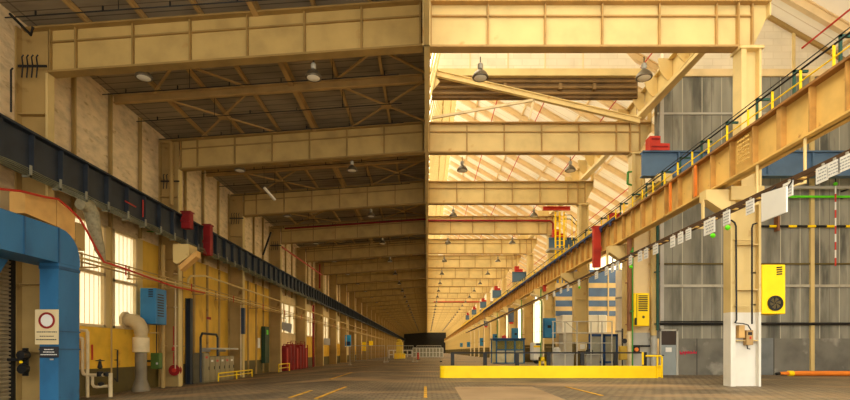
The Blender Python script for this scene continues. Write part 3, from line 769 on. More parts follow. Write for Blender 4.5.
# black door motor by shutter
t = thing('shutter_gear', (-13.9, 16.8, .6), 'black chain gear unit on the frame beside the roller shutter', 'gear')
d = 17.2
part('housing', MB().lathe((WX(23.5, d), d, WZ(355, d)), [(.02, -.16), (.15, -.14), (.17, 0), (.15, .14), (.02, .16)], 14, 'y'), DARKB, t, smooth=True)
part('lower_wheel', MB().lathe((WX(23.5, d), d, WZ(369, d)), [(.02, -.1), (.16, -.1), (.16, .1), (.02, .1)], 14, 'y'), DARKB, t, smooth=True)
part('plate', MB().box(WX(21, d), WX(26, d), d + .05, d + .12, WZ(376, d), WZ(348, d)), DARKB, t)
part('wall_arm', MB().box(XLW, WX(23, d), d + .05, d + .12, .9, 1.0), DARKB, t)
part('yellow_dial', MB().lathe((WX(24.5, d), d - .17, WZ(362, d)), [(.05, 0), (.05, .04)], 12, 'y'), YELL, t)
# tan duct boxes above the gantry
tan = thing('tan_duct', (-13.6, 17.5, 5.0), 'boxy tan sheet metal duct above the blue gantry', 'duct')
def onl(px, py, x): dd = DX(px, x); return (dd, WZ(py, dd))
X = -12.9
a_, b_, c_, d_ = onl(25, 191, X), onl(56, 198, X), onl(56, 226, X), onl(25, 213, X)
part('front_box', MB().prism([a_, b_, c_, d_], X - .5, X, 'x'), TAN, tan)
a_, b_, c_, d_ = onl(57, 200, X), onl(75, 212, X), onl(75, 240, X), onl(57, 226, X)
part('middle_box', MB().prism([a_, b_, c_, d_], X - .5, X, 'x'), TAN, tan)
a_, b_, c_, d_ = onl(76, 222, X), onl(85, 225, X), onl(85, 251, X), onl(76, 247, X)
part('rear_box', MB().prism([a_, b_, c_, d_], X - .5, X, 'x'), COLD, tan)
# grey flexible sleeve & red cable
def pl(pts, x): return [(x, DX(px, x), WZ(py, DX(px, x))) for px, py in pts]
X = -12.8
t = solo('flexible_hose', MB().tube(pl([(80, 204), (88, 206), (92, 214), (95, 232), (100, 250), (104, 262)], X), [.2, .26, .26, .22, .18, .06], 12), mat('woven_grey', (150, 140, 108), .8, var=.15, scale=8), 'grey woven hose sleeve bending down in front of the ribbed windows', 'hose', smooth=True)
t = solo('red_cable', MB().tube(pl([(-10, 188), (20, 191), (45, 197), (58, 199), (70, 209), (80, 219), (88, 233), (97, 250), (104, 262), (120, 267), (150, 278), (175, 287), (205, 293)], -12.7), .04, 6), RED, 'long red cable dropping past the tan duct to the pipe rack', 'cable', smooth=True)
# pipe rack along the wall
XP = -13.1
t = thing('pipe_rack', (XP, 30, 4.8), 'rack of slim pipes running along the left wall at mid height', 'pipe')
for i, (zz, r, m) in enumerate(((4.78, .045, COLM), (4.62, .035, COLD), (4.92, .03, COLD))):
    part('pipe', MB().tube([(XP + .05 * i, 17.6, zz), (XP + .05 * i, 150, zz)], r, 8), m, t)
for k in range(28):
    y = 19.5 + k * 3.1; part('bracket', MB().box(XP - .45, XP + .25, y - .03, y + .03, 4.48, 4.54).box(XP - .4, XP - .34, y - .03, y + .03, 4.5, 5.1), COLD, t)
for k in range(10):
    y = 21.5 + k * 6; part('red_drop', MB().tube([(XP + .15, y, 4.95), (XP + .15, y, 4.5)], .025, 6), RED, t, 'short red drop pipe')
t = solo('bent_conduit', MB().tube([(-13.2, DX(188, -13.2), WZ(285, DX(188, -13.2))), (-13.2, DX(188.5, -13.2), WZ(279, DX(188, -13.2))), (-13.2, DX(191, -13.2), WZ(276, DX(191, -13.2))), (-13.2, DX(205, -13.2), 5.72), (-13.2, 60, 5.72), (-13.2, 110, 5.72)], .06, 8), COLM, 'long bent tan conduit above the left pipe rack', 'pipe', smooth=True)
# diffuser box bracket below beam (tan hood) near column two
X = -12.9
t = thing('tan_hood', (X, 25.5, 6), 'folded tan sheet hood under the left black crane beam', 'hood')
d = 25.2
part('upper_box', MB().prism([W(173, 244, d)[::2], W(189, 244, d)[::2], W(189, 256, d)[::2], W(177, 264, d)[::2], W(173, 262, d)[::2]], d, d + .9), COLM, t)
part('lower_chute', MB().prism([W(177, 266, d)[::2], W(195, 250, d)[::2], W(195, 256, d)[::2], W(179, 270, d)[::2]], d + .1, d + .6), TAN, t)
# vertical pipes and dark posts near column two
for i, (px, d, m, r, z0, z1, lab) in enumerate(((163, 26.2, COLD, .1, -.7, 6.8, 'thick brown vertical pipe just before the second left column'), (178, 27.7, COLM, .08, -.7, 6.8, 'tan vertical pipe just behind the second left column'),
        (182, 28.2, COLD, .06, -.7, 6.4, 'thin brown vertical pipe beside the dark steel post'), (175.5, 27.0, PIPEW, .04, .2, 5, 'thin cream riser on the second left column'))):
    x = WX(px, d); mb = MB().tube([(x, d, z0), (x, d, z1)], r, 10)
    for z in (1.5, 3.6, 5.4): mb.box(x - r - .03, x + r + .03, d - r - .03, d + .2, z, z + .05)
    solo('riser_pipe', mb, m, lab, 'pipe', smooth=True)
d = 29.0
t = thing('steel_post', (WX(189, d), d, -.7), 'dark grey steel post between the second column and grey cabinets', 'post')
part('shaft', MB().ibar((WX(189, d), d, -.7), (WX(189, d), d, 4.3), .3, .3, .04, (1, 0, 0)), DARK, t)
part('foot_plate', MB().cbox((WX(189, d), d, -.68), .45, .45, .04), DARK, t)
# white vent pipe with elbow
d = 24.0; x = WX(141, d); z0 = floor_z(x)
t = thing('vent_pipe', (x, d, z0), 'fat cream ventilation pipe with an elbow beside the blue heater box', 'duct')
part('base_cone', MB().lathe((x, d, z0), [(.42, 0), (.42, .1), (.26, .55), (.26, .6)], 18), mat('vent_grey', (122, 110, 86), .5), t, smooth=True)
part('lower_pipe', MB().lathe((x, d, z0 + .6), [(.26, 0), (.26, 1.25)], 18), mat('vent_grey', (122, 110, 86), .5), t, smooth=True)
part('sleeve', MB().lathe((x, d, z0 + 1.85), [(.27, 0), (.37, .03), (.37, .72), (.27, .76)], 18), PIPEW, t, smooth=True)
arc = [(x, d, z0 + 2.55), (x, d, z0 + 2.9)] + [(x - .1 + .1 - .48 * (1 - math.cos(a)), d, z0 + 2.9 + .5 * math.sin(a)) for a in (.4, .8, 1.2, 1.57)] + [(x - .75, d, z0 + 3.4)]
part('elbow', MB().tube(arc, [.27, .3, .32, .33, .33, .32, .3], 16), mat('vent_cream', (186, 164, 120), .5, var=.1), t, smooth=True)
part('mouth_flange', MB().lathe((x - .8, d, z0 + 3.4), [(.42, 0), (.42, .12)], 18, 'x'), mat('vent_cream', (186, 164, 120)), t)
# blue heater box
d = 24.4
t = thing('heater_box', (WX(148, d), d, WZ(325, d)), 'bright blue ventilation box on the wall beside the cream elbow pipe', 'heater')
part('body', MB().bbox(WX(140, d), WX(156, d), d, d + 1.0, WZ(324, d), WZ(288, d), .02), BLUE, t)
gl = MB()
for k in range(5): z = WZ(297, d) + k * .085; gl.box(WX(148.5, d), WX(153, d), d - .015, d, z, z + .045)
for k in range(9): z = WZ(316, d) + k * .13; gl.box(WX(156, d) - .005, WX(156, d) + .015, d + .15, d + .7, z, z + .06)
part('louvres', gl, DARKB, t)
part('support', MB().box(WX(143, d), WX(145, d), d + .3, d + .4, WZ(325, d) - .35, WZ(324, d)).box(WX(143, d) - .7, WX(155, d), d + .3, d + .4, WZ(325, d) - .4, WZ(325, d) - .34), COLD, t)
d = 25.6
t = thing('green_box', (WX(155, d), d, WZ(369, d)), 'small green electrical box on the yellow wall below the blue heater', 'box')
part('body', MB().bbox(WX(150.5, d), WX(159, d), d, d + .35, WZ(369, d), WZ(353, d), .015), mat('box_green', (74, 100, 40), .55, var=.1), t)
part('button', MB().box(WX(156, d), WX(158, d), d - .01, d, WZ(364.5, d), WZ(362.5, d)), LGREY, t)
part('wall_arm', MB().box(XLW, WX(151, d), d + .1, d + .2, WZ(362, d), WZ(360, d)), DARKB, t)
part('conduit', MB().tube([(WX(155, d), d + .15, WZ(353, d)), (WX(155, d), d + .15, 3.2)], .025, 6), DARKB, t)
d = 27.3
t = thing('hose_reel', (WX(177, d), d, WZ(376, d)), 'dark red hose reel on the second left column', 'reel')
part('drum', MB().lathe((WX(177, d), d - .32, WZ(370, d)), [(.02, 0), (.3, 0), (.3, .06), (.18, .06), (.18, .2), (.3, .2), (.3, .26), (.02, .26)], 18, 'y'), REDD, t, smooth=True)
part('red_cap', MB().lathe((WX(177, d), d - .36, WZ(370, d)), [(.12, 0), (.12, .05)], 14, 'y'), RED, t)
part('pipe', MB().tube([(WX(175, d), d - .15, WZ(364, d)), (WX(175, d), d - .15, 2.6)], .03, 8), RED, t)
part('valve', MB().lathe((WX(175, d), d - .15, WZ(349, d)), [(.04, -.12), (.09, -.08), (.09, .08), (.04, .12)], 10), RED, t, smooth=True)
# valve pipework
d = 20.9
t = thing('valve_pipework', (WX(95, d), d, -.6), 'cream pipes with black valves on the yellow dado', 'pipework')
pw = lambda pts: [W(px, py, d) for px, py in pts]
part('tall_pipe', MB().tube(pw([(87.5, 398), (87.5, 332), (86.5, 330.5), (80, 330.5)]), .07, 10), PIPEW, t, smooth=True)
part('u_pipe', MB().tube(pw([(80, 338), (82, 338.5), (82.5, 341), (82.5, 371), (83.5, 374), (86, 375), (104, 375)]), .07, 10), PIPEW, t, smooth=True)
part('low_pipe', MB().tube(pw([(92.5, 376), (92.5, 384), (94, 386.5), (97, 387), (108, 386)]), .06, 10), PIPEW, t, smooth=True)
part('stand_pipe', MB().tube(pw([(110.5, 398), (110.5, 373)]), .08, 10), PIPEW, t, smooth=True)
v = MB()
v.lathe(W(100, 374, d), [(.05, -.1), (.12, -.1), (.12, .1), (.05, .1)], 12).lathe(W(100, 366, d), [(.04, -.12), (.1, -.06), (.06, .1), (.04, .28)], 12).lathe(W(100, 361, d), [(.02, -.02), (.17, 0), (.17, .03), (.02, .05)], 14)
part('valve', v, DARKB, t, smooth=True)
part('valve', MB().lathe(W(107, 374, d), [(.04, -.1), (.13, -.06), (.13, .06), (.04, .1)], 12).lathe(W(101, 384, d), [(.03, -.1), (.12, -.05), (.12, .05), (.03, .1)], 12), DARKB, t, smooth=True)
part('red_strip', MB().box(WX(89.5, d), WX(91, d), d + .1, d + .14, WZ(360, d), WZ(344.5, d)), RED, t, 'red marker strip')
d = 23.2
solo('wall_bracket', MB().tube([W(114, 378, d), W(117.5, 382, d), W(117.5, 350, d), W(113.5, 349, d), W(113.5, 360, d), W(117, 360, d)], .03, 6), DARKB, 'thin black pipe bracket on the yellow wall before the vent pipe', 'bracket')
solo('thin_riser', MB().tube([W(111.5, 396, 22.6), W(111.5, 212, 22.6)], .035, 6), COLD, 'thin brown riser between the two ribbed windows', 'pipe')
# green pipe
d = 25.9
solo('green_pipe', MB().tube([W(143.5, 278, d), W(143.5, 231.5, d), W(154, 231.5, d)], .05, 8), GREEN, 'bright green bent pipe on the boarding under the left crane beam', 'pipe')
# grey switch cabinets
t0 = 29.9
def cabinet(k, y0, y1, zt):
    x1 = -13.35; x0 = -14.0
    t = thing('switch_cabinet', (-13.7, y0, -.68), 'grey switchgear cabinet on the left wall, %s of the row' % ('nearest' if k == 0 else ORD[k]), 'cabinet', 'grey switch cabinets')
    part('body', MB().bbox(x0, x1, y0 + .01, y1 - .01, -.68, zt, .02), mat('cabinet_grey', (128, 116, 84), .5, var=.1), t)
    dr = part('door', MB().box(x1, x1 + .02, y0 + .05, y1 - .05, -.55, zt - .06), mat('cabinet_door', (142, 130, 96), .5, var=.08), t)
    part('handle', MB().box(x1 + .02, x1 + .05, y1 - .16, y1 - .12, .1, .3), DARKB, dr)
    part('label_plate', MB().box(x1 + .02, x1 + .025, y0 + .2, y0 + .5, zt - .35, zt - .22), WHITE if k % 2 else RED, t)
for k in range(6): cabinet(k, t0 + k * .78, t0 + (k + 1) * .78, .92 if k else 1.15)
solo('cable_arch', MB().tube([(-13.4, 29.6, -.6), (-13.4, 29.6, 2.05), (-13.4, 29.8, 2.3), (-13.4, 31.8, 2.3), (-13.4, 32.0, 2.1), (-13.4, 32.0, .92)], .07, 8), DARK, 'dark bent cable pipe arching over the grey cabinets', 'pipe', smooth=True)
solo('wall_shelf', MB().box(-13.9, -13.2, 31.6, 35, 1.35, 1.45).box(-14.4, -13.9, 32, 32.1, 1.2, 1.45).box(-14.4, -13.9, 34.5, 34.6, 1.2, 1.45), LGREY, 'pale narrow wall shelf above the grey cabinets', 'shelf')
t = thing('yellow_guard_rail', (-12.6, 33, -.6), 'low yellow tube guard rail before the grey cabinets', 'railing')
z = -.6
part('rails', MB().tube([(-12.6, 30.2, z), (-12.6, 30.2, z + .5), (-12.6, 36.0, z + .5), (-12.6, 36.0, z)], .04, 8).tube([(-12.6, 30.2, z + .28), (-12.6, 36, z + .28)], .03, 8), YELL, t)
part('middle_post', MB().tube([(-12.6, 33.1, z), (-12.6, 33.1, z + .5)], .04, 8), YELL, t)
# items on column three and bay three
d = DN(3) - .35
t = thing('column_box', (WX(243, d), d, WZ(334, d)), 'narrow dark blue box high on the third left column', 'box')
part('body', MB().box(WX(241.5, d), WX(244.5, d), d - .1, d + .2, WZ(334, d), WZ(308, d)), mat('slate', (52, 66, 84), .5), t)
part('conduit', MB().tube([(WX(240.8, d), d, -.6), (WX(240.8, d), d, WZ(302, d))], .05, 8), PIPEW, t)
for px, py0, py1, m, lab in ((259, 338, 348, WHITE, 'small white notice on the boarding between third and fourth left columns'), (209, 317, 319.5, REDD, 'tiny red notice on the boarding above the grey cabinets')):
    dd = DX(px, XLW + .12); t = solo('wall_notice', MB().box(XLW + .1, XLW + .13, dd - .3, dd + .3, WZ(py1, dd), WZ(py0, dd)), m, lab, 'notice')
dd = 43.6
t = thing('fire_point', (-14.2, dd, -.6), 'dark green cabinet panel by the fourth left column', 'cabinet')
part('body', MB().box(-14.45, -14.1, dd, dd + 1.1, .2, 3.4), mat('deep_green', (40, 66, 40), .55), t)
part('sign_plate', MB().box(-14.1, -14.08, dd + .3, dd + .8, 2.7, 3.1), GREENB, t)
t = thing('yellow_guard_rail', (-12.8, 44, -.6), 'small yellow guard rail at the foot of the fourth left column', 'railing')
part('rails', MB().tube([(-12.8, 43.2, -.6), (-12.8, 43.2, .1), (-12.8, 46.5, .1), (-12.8, 46.5, -.6)], .05, 8), YELL, t)
part('lower_rail', MB().tube([(-12.8, 43.2, -.25), (-12.8, 46.5, -.25)], .04, 8), YELL, t)
# red cabinets in bay four
for k in range(7):
    y0 = 47.3 + k * 1.25
    t = thing('red_cabinet', (-13.6, y0, -.65), 'dark red upright cabinet by the left wall, %s of seven in a row' % ORD[k], 'cabinet', 'dark red cabinets')
    zt_ = 1.6 + .35 * ((k * 37) % 3) / 2
    part('body', MB().bbox(-14.1, -13.3, y0, y0 + 1.0, -.65, zt_, .03), REDD, t)
    part('door', MB().box(-13.3, -13.27, y0 + .08, y0 + .92, -.5, zt_ - .1), RED if k % 3 == 0 else REDD, t)
    part('pipe', MB().tube([(-13.2, y0 + .5, -.6), (-13.2, y0 + .5, zt_ + .3), (-13.7, y0 + .5, zt_ + .3), (-13.7, y0 + .5, zt_)], .05, 6), REDD, t)
t = thing('tilted_panel', (-13, 49.5, 2.6), 'tilted grey panel above the dark red cabinets', 'panel')
part('sheet', MB().prism([W(282, 322, 47)[::2], W(292, 324, 47)[::2], W(291, 333, 47)[::2], W(281, 329, 47)[::2]], 47, 47.08), LGREY, t)
part('arm', MB().tube([W(286, 323, 47.15), W(286, 318, 47.15), (XLW, 47.15, WZ(318, 47.15))], .04, 6), DARKB, t)
t = solo('red_riser', MB().tube([(-13.3, 58.5, -.6), (-13.3, 58.5, 6.6)], .13, 8), REDD, 'dark red vertical riser pipe past the fifth left column', 'pipe')
t = solo('red_riser', MB().tube([(-13.3, 62, 9), (-13.3, 62, 12)], .1, 8), REDD, 'thin red vertical pipe high on the left wall above the black beam', 'pipe')
t = solo('red_slanting_pipe', MB().tube([W(282, 247, 43), W(322, 275, 63)], .07, 8), RED, 'thin red pipe slanting along the high left wall', 'pipe')
t = solo('dark_strut', MB().bar(W(271, 232, 42), W(263, 255, 42), .12, .12), DARKB, 'short dark diagonal strut on the high left wall', 'strut')
# signs far left
d = DX(348, -13.2)
t = thing('blue_sign', (-13.2, d, WZ(346, d)), 'bright blue square safety sign far along the left wall', 'sign')
part('board', MB().box(WX(345, d), WX(351, d), d, d + .1, WZ(346, d), WZ(335, d)), mat('sign_blue', (30, 150, 220), .5), t)
part('dark_field', MB().box(WX(345.6, d), WX(350.4, d), d - .02, d, WZ(345.4, d), WZ(341.5, d)), mat('sign_navy', (26, 50, 88), .5), t)
part('white_border', MB().box(WX(345, d), WX(351, d), d - .03, d - .01, WZ(346.8, d), WZ(346, d)), WHITE, t)
d = DX(326, -13.2)
t = solo('white_sign', MB().box(WX(321.5, d), WX(330, d), d, d + .08, WZ(345, d), WZ(338.5, d)), WHITE, 'white rectangular sign on the left side before the blue sign', 'sign')
far_left = [(364, 342, 351, YELL, 'yellow notice board on the far left wall'), (371, 341, 346, YELL, 'small yellow notice further along the left wall')]
for px, a, b, m, lab in far_left:
    d = DX(px, -13.2); t = thing('notice_board', (-13.2, d, WZ(b, d)), lab, 'board')
    part('sheet', MB().box(WX(px - 2, d), WX(px + 2, d), d, d + .1, WZ(b, d), WZ(a, d)), m, t)
    part('arm', MB().box(XLW, -13.3, d + .02, d + .08, WZ(a, d) - .3, WZ(a, d) - .2), DARKB, t)
# insulators / spring hangers on the first columns, and bent pipe at column two
for i, n in enumerate((1, 2, 3, 4)):
    d = DN(n) - .3; x = -14.0; zc = 9.75 if n == 1 else (9.3 if n == 2 else 9.9)
    zc = {1: 11.25, 2: 10.4, 3: 10.9, 4: 10.9}[n]
    t = thing('insulator_rack', (x, d, zc), 'dark insulator rack with upright rods on the %s left column' % ordn(i), 'insulator', 'insulator racks')
    part('bar', MB().bar((x - .35, d, zc), (x + .65, d, zc), .05, .07), DARKB, t)
    for k in range(4): xx = x - .2 + .17 * k; part('rod', MB().tube([(xx, d - .03, zc - .42), (xx + .04, d - .03, zc), (xx, d - .03, zc + .3), (xx + .06, d - .03, zc + .38)], .022, 6), DARKB, t)
d = DN(2) - .4
solo('bent_pipe', MB().tube([W(160, 141, d), W(170, 141.5, d), W(171.5, 144, d), W(171.5, 205, d)], .1, 10), COLD, 'brown bent pipe on the second left column above the crane beam', 'pipe', smooth=True)
d = 17.0
solo('wall_cable', MB().tube([W(13, 68, d), W(11, 70, d), W(11, 112, d)], .03, 6), DARKB, 'thin dark cable on the rough wall before the first left column', 'cable')
t = thing('corner_bracket', (-14, 16.5, 12.4), 'dark bent pipe bracket where the first girder meets the roof', 'bracket')
part('pipe', MB().tube([W(10, 14, 17), W(31, 35, 17), W(33, 27, 17)], .05, 6), DARKB, t)

# ------------------------------------------------------------------ right: yellow barrier and platform rail
YB = F * H / 27.0
zb1 = .56
t = thing('yellow_barrier', (5.5, YB, 0), 'long low bright yellow barrier wall across the floor', 'barrier')
xa, xb = WX(440, YB), WX(645, YB)
pts = [(xa + .35, YB), (xb + .55, YB), (xb + .55, YB + .25), (xa + .3, YB + .3), (xa + .1, YB + .34), (xa + .0, YB + .28), (xa + .0, YB + .2), (xa + .05, YB + .1), (xa + .18, YB + .03)]
part('wall', MB().prism(pts, 0, zb1, 'z'), YELL, t)
xe = WX(663, YB)
part('end_panel', MB().box(xb + .55, xe - .08, YB + .04, YB + .1, .03, zb1), YELL, t)
t = thing('yellow_rail_end', (xe - .4, YB, 0), 'yellow tubular end rail at the right end of the yellow barrier', 'railing')
part('tubes', MB().tube([(xe - .04, YB + .02, 0), (xe - .04, YB + .02, .98), (xe - .1, YB + .02, 1.02), (xb + .05, YB + .02, 1.02)], .045, 10), YELL, t, smooth=True)
part('post', MB().tube([(xb + .55, YB - .04, 0), (xb + .55, YB - .04, .98)], .04, 10), YELL, t, smooth=True)
part('lower_tube', MB().tube([(xe - .04, YB + .02, .55), (xb + .55, YB - .02, .55)], .035, 10), YELL, t, smooth=True)
yr = YB + .55
t = thing('black_railing', (5, yr, 0), 'black post railing just behind the yellow barrier', 'railing')
for px in (452.5, 485, 517, 548.5, 582, 615.5, 644.5):
    x = WX(px, yr); part('post', MB().box(x - .085, x + .085, yr - .06, yr + .06, 0, 1.2), DARKB, t)
part('top_rail', MB().box(WX(452.5, yr), WX(645, yr), yr - .03, yr + .03, 1.13, 1.2), DARKB, t)
part('post', MB().box(WX(642, yr) - .04, WX(642, yr) + .04, yr - .1, yr - .06, .6, 1.2), YELL, t, 'yellow striped post')
# steel mesh rail further back (thin)
yr2 = 27.0
t = thing('grey_railing', (8, yr2, 0), 'tall thin grey tube railing behind the black railing', 'railing')
rr = MB()
for py in (321.5, 343, 333): rr.tube([W(552, py, yr2), W(612, py, yr2)], .03, 6)
part('rails', rr, GALV, t)
for px in (553, 565, 577, 591, 602, 612): part('post', MB().tube([(WX(px, yr2), yr2, 0), (WX(px, yr2), yr2, WZ(321, yr2))], .035, 6), GALV, t)
part('brace', MB().tube([W(565, 321, yr2), W(576, 331, yr2)], .02, 6), GALV, t)
# kiosks, low panels
for i, (a, b, y0, y1, d, lab) in enumerate(((553, 574, 353, 372, 28, 'low grey machine box behind the railing, between two columns'), (586, 600, 354, 372, 30, 'low grey machine box beside the navy glass doors'))):
    t = thing('machine_box', (WX((a + b) / 2, d), d, 0), lab, 'machine')
    part('body', MB().bbox(WX(a, d), WX(b, d), d, d + .8, 0, WZ(y0 + 1, d), .03), mat('machine_grey', (150, 146, 132), .5, var=.1), t)
    part('lid', MB().box(WX(a, d) - .03, WX(b, d) + .03, d - .03, d + .83, WZ(y0 + 1, d), WZ(y0, d)), LGREY, t)
    part('machine_head', MB().lathe((WX(a + 5, d), d + .3, WZ(y0, d)), [(.22, 0), (.22, .2), (.12, .32)], 12), LGREY if i == 0 else DARKB, t, smooth=True)
d = 31
for i, (a, b) in enumerate(((589, 603), (603.5, 618))):
    t = thing('glass_door_panel', (WX((a + b) / 2, d), d, 0), 'navy framed grey glass panel behind the grey railing, %s' % ('nearer the white tank' if i else 'nearer the third column'), 'panel')
    x0, x1 = WX(a, d), WX(b, d); zt_ = WZ(334, d)
    part('frame', MB().box(x0, x0 + .12, d, d + .1, 0, zt_).box(x1 - .12, x1, d, d + .1, 0, zt_).box(x0, x1, d, d + .1, zt_ - .15, zt_).box(x0, x1, d, d + .1, .5, .62), NAVY, t)
    part('pane', MB().box(x0 + .1, x1 - .1, d + .04, d + .06, .6, zt_ - .15), mat('pane_grey', (150, 148, 128), .3), t)
    part('kick_panel', MB().box(x0 + .1, x1 - .1, d + .03, d + .07, .0, .52), mat('machine_grey', (150, 146, 132)), t)
# white tank column
d = 36
t = thing('white_tank_pipe', (WX(621, d), d, 0), 'fat white vertical pipe behind the open end of the grey wall', 'pipe')
part('shaft', MB().lathe((WX(621, d), d, 0), [(.36, 0), (.36, 7.0)], 20), mat('tank_white', (240, 230, 206), .5, var=.04), t, smooth=True)
part('collar', MB().lathe((WX(621, d), d, 2.6), [(.4, 0), (.4, .12)], 20).lathe((WX(621, d), d, 5), [(.4, 0), (.4, .12)], 20), LGREY, t)
# pier of the partition wall: cream panel with yellow cabinet
d = 26.05
struct('wall_pier', MB().box(WX(634, d), WX(657, d), d, d + .28, 0, 7.6), CREAM)
struct('wall_pier_base', MB().box(WX(632, d), WX(657, d), d - .03, d, 0, 2.2), LGREY)
d = 25.8
for i, (px, m, r, z0, z1, lab) in enumerate(((629.5, mat('rust_pipe', (140, 92, 58), .6), .12, 2.3, 7.2, 'thick rusty vertical pipe beside the yellow louvred cabinet'), (629.5, PIPEW, .13, 0, 2.25, 'white lower pipe behind the black railing end'),
        (632.5, GREEN, .035, 0, 6.5, 'thin green vertical pipe between rusty pipe and yellow louvred cabinet'), (653.6, COLM, .15, 2.05, 9.4, 'thick ochre vertical pipe at the left edge of the grey wall'), (657.5, GREEND, .07, 2.3, 8.2, 'dark green vertical pipe along the left edge of the grey wall'), (653.5, LGREY, .15, 0, 2.0, 'pale grey lower pipe left of the grey door'))):
    d = 25.42 if px in (657.5, 632.5) else 25.8; x = WX(px, d); mb = MB().tube([(x, d, z0), (x, d, z1)], r, 10)
    for z in (z0 + .3, (z0 + z1) / 2, z1 - .2): mb.box(x - r - .02, x + r + .02, d - r * .6, d + .2, z, z + .06)
    solo('vertical_pipe', mb, m, lab, 'pipe', smooth=True)
d = 25.45
t = thing('louvred_cabinet', (WX(642, d), d, WZ(326, d)), 'yellow louvred cabinet on the pier left of the grey wall', 'cabinet')
x0, x1 = WX(634, d), WX(649.5, d)
part('body', MB().bbox(x0, x1, d, d + .5, WZ(326, d), WZ(293, d), .02), YELL, t)
lv = MB()
for k in range(9): z = WZ(311, d) + k * .093; lv.box(WX(638.5, d), WX(647.5, d), d - .02, d, z, z + .05)
part('louvres', lv, DARKB, t)
part('side_groove', MB().box(WX(636.5, d), WX(637, d), d - .015, d, WZ(325, d), WZ(294, d)), OLIVE, t)
part('badge', MB().lathe((WX(643.5, d), d - .01, WZ(317, d)), [(.07, 0), (.07, .01)], 12, 'y'), OLIVE, t)
part('black_hose', MB().tube([W(636, 318, d - .08), W(635.5, 320, d - .1), W(635.5, 325, d - .08)], .05, 8), DARKB, t)
d = 25.5
t = thing('yellow_valve', (WX(624, d), d, WZ(360, d)), 'small olive yellow meter box on a pipe behind the railing', 'meter')
part('box', MB().bbox(WX(620.5, d), WX(627.5, d), d, d + .3, WZ(360, d), WZ(346, d), .02), mat('meter_yellow', (170, 138, 40), .5, var=.15), t)
part('pipe', MB().tube([(WX(623.5, d), d + .15, 0), (WX(623.5, d), d + .15, 2.4)], .04, 8), DARKB, t)
part('wheel', MB().lathe((WX(624, d), d - .08, WZ(341, d)), [(.02, 0), (.13, 0), (.13, .05), (.02, .05)], 14, 'y'), DARKB, t)
t = thing('valve_block', (WX(637, d), d, 1), 'black wall valve with an orange knob on the pale pier base', 'valve')
part('body', MB().bbox(WX(634.5, d), WX(641, d), d + .1, d + .45, WZ(352, d), WZ(345, d), .02), DARKB, t)
part('knob', MB().lathe((WX(637, d), d + .02, WZ(349.5, d)), [(.1, 0), (.1, .1)], 12, 'y'), ORANGE, t)
part('pipe', MB().tube([W(640, 346, d + .2), W(650, 346, d + .2)], .05, 8), DARKB, t)
t = thing('switch_box', (WX(583, 27), 26.6, 1.5), 'small cream switch box fixed to a column behind the railing', 'box')
d = DN(3) - .5
part('body', MB().bbox(WX(578, d), WX(587, d), d, d + .2, WZ(351, d), WZ(342.5, d), .02), PIPEW, t)
part('cover', MB().box(WX(580, d), WX(585, d), d - .02, d, WZ(349, d), WZ(344.5, d)), WHITE, t)
# grey door
d = YP
dr = struct('door_2', MB().box(WX(660, d), WX(676, d), d - .06, d - .01, 0, WZ(345, d)), DOORG)
struct('door_frame', MB().box(WX(659, d), WX(660.5, d), d - .1, d, 0, WZ(329.5, d)).box(WX(675.5, d), WX(677.5, d), d - .1, d, 0, WZ(329.5, d)).box(WX(659, d), WX(677.5, d), d - .1, d, WZ(331, d), WZ(329.5, d)), LGREY, dr)
struct('door_window', MB().box(WX(660.5, d), WX(675.5, d), d - .05, d - .02, WZ(345, d), WZ(331, d)), mat('dark_pane', (52, 38, 28), .3), dr)
struct('door_notice', MB().box(WX(665, d), WX(671, d), d - .075, d - .06, WZ(352, d), WZ(347.5, d)), WHITE, dr)
struct('door_handle', MB().box(WX(661.3, d), WX(663, d), d - .12, d - .06, 1.0, 1.05), DARKB, dr)
# graffiti as strokes on the dado
gm = MB(); random.seed(5); yg = YP - .03
for k, px in enumerate((680, 683, 685.5, 688, 691, 694)):
    q = [(0, random.uniform(350.3, 351)), (.3, random.uniform(353.6, 355)), (1.2, random.uniform(351, 352.6)), (2.1, random.uniform(353.4, 355.2)), (2.4, random.uniform(351, 353))]
    for (a, b), (c_, d_) in zip(q[:-1], q[1:]): gm.bar(W(px + a, b, yg), W(px + c_, d_, yg), .035, .01, (0, 1, 0))
struct('wall_partition_graffiti', gm, GRAF)
# wall pipes on the grey wall
solo('black_pipe', MB().tube([(WX(657, YP) + .1, YP - .15, WZ(324, YP)), (XR - .2, YP - .15, WZ(324, YP))], .075, 8).tube([(WX(657, YP) + .1, YP - .15, WZ(322, YP) + .02), (16.5, YP - .15, WZ(322, YP) + .02)], .03, 6), DARKB, 'long black pipe low across the grey plank wall', 'pipe')
t = thing('striped_pipe', (17, YP - .15, WZ(227, YP)), 'black and yellow striped pipe across the grey plank wall', 'pipe')
part('pipe', MB().tube([(WX(758, YP), YP - .15, WZ(227, YP)), (XR - .2, YP - .15, WZ(227, YP))], .06, 8), DARKB, t)
b = MB()
for k in range(5): x = WX(767 + k * 19, YP); b.tube([(x, YP - .15, WZ(227, YP)), (x + .42, YP - .15, WZ(227, YP))], .066, 8)
part('yellow_bands', b, YELL, t)
t = thing('green_bar', (17, YP - .25, WZ(199, YP)), 'bright green bar across the grey plank wall below the blue beam', 'bar')
part('bar', MB().box(WX(706, YP), XR - .2, YP - .3, YP - .2, WZ(199.3, YP), WZ(197.3, YP)), GREENB, t)
for x in (15.6, 18.5, 21.5): part('bracket', MB().box(x, x + .08, YP - .2, YP, WZ(199, YP), WZ(198, YP)), DARKB, t)
t = thing('pale_pipe', (17, YP - .4, WZ(190, YP)), 'pale grey pipe just above the bright green bar', 'pipe')
part('pipe', MB().tube([(WX(690, YP), YP - .4, WZ(190, YP)), (XR - .2, YP - .4, WZ(190, YP))], .09, 8), LGREY, t)
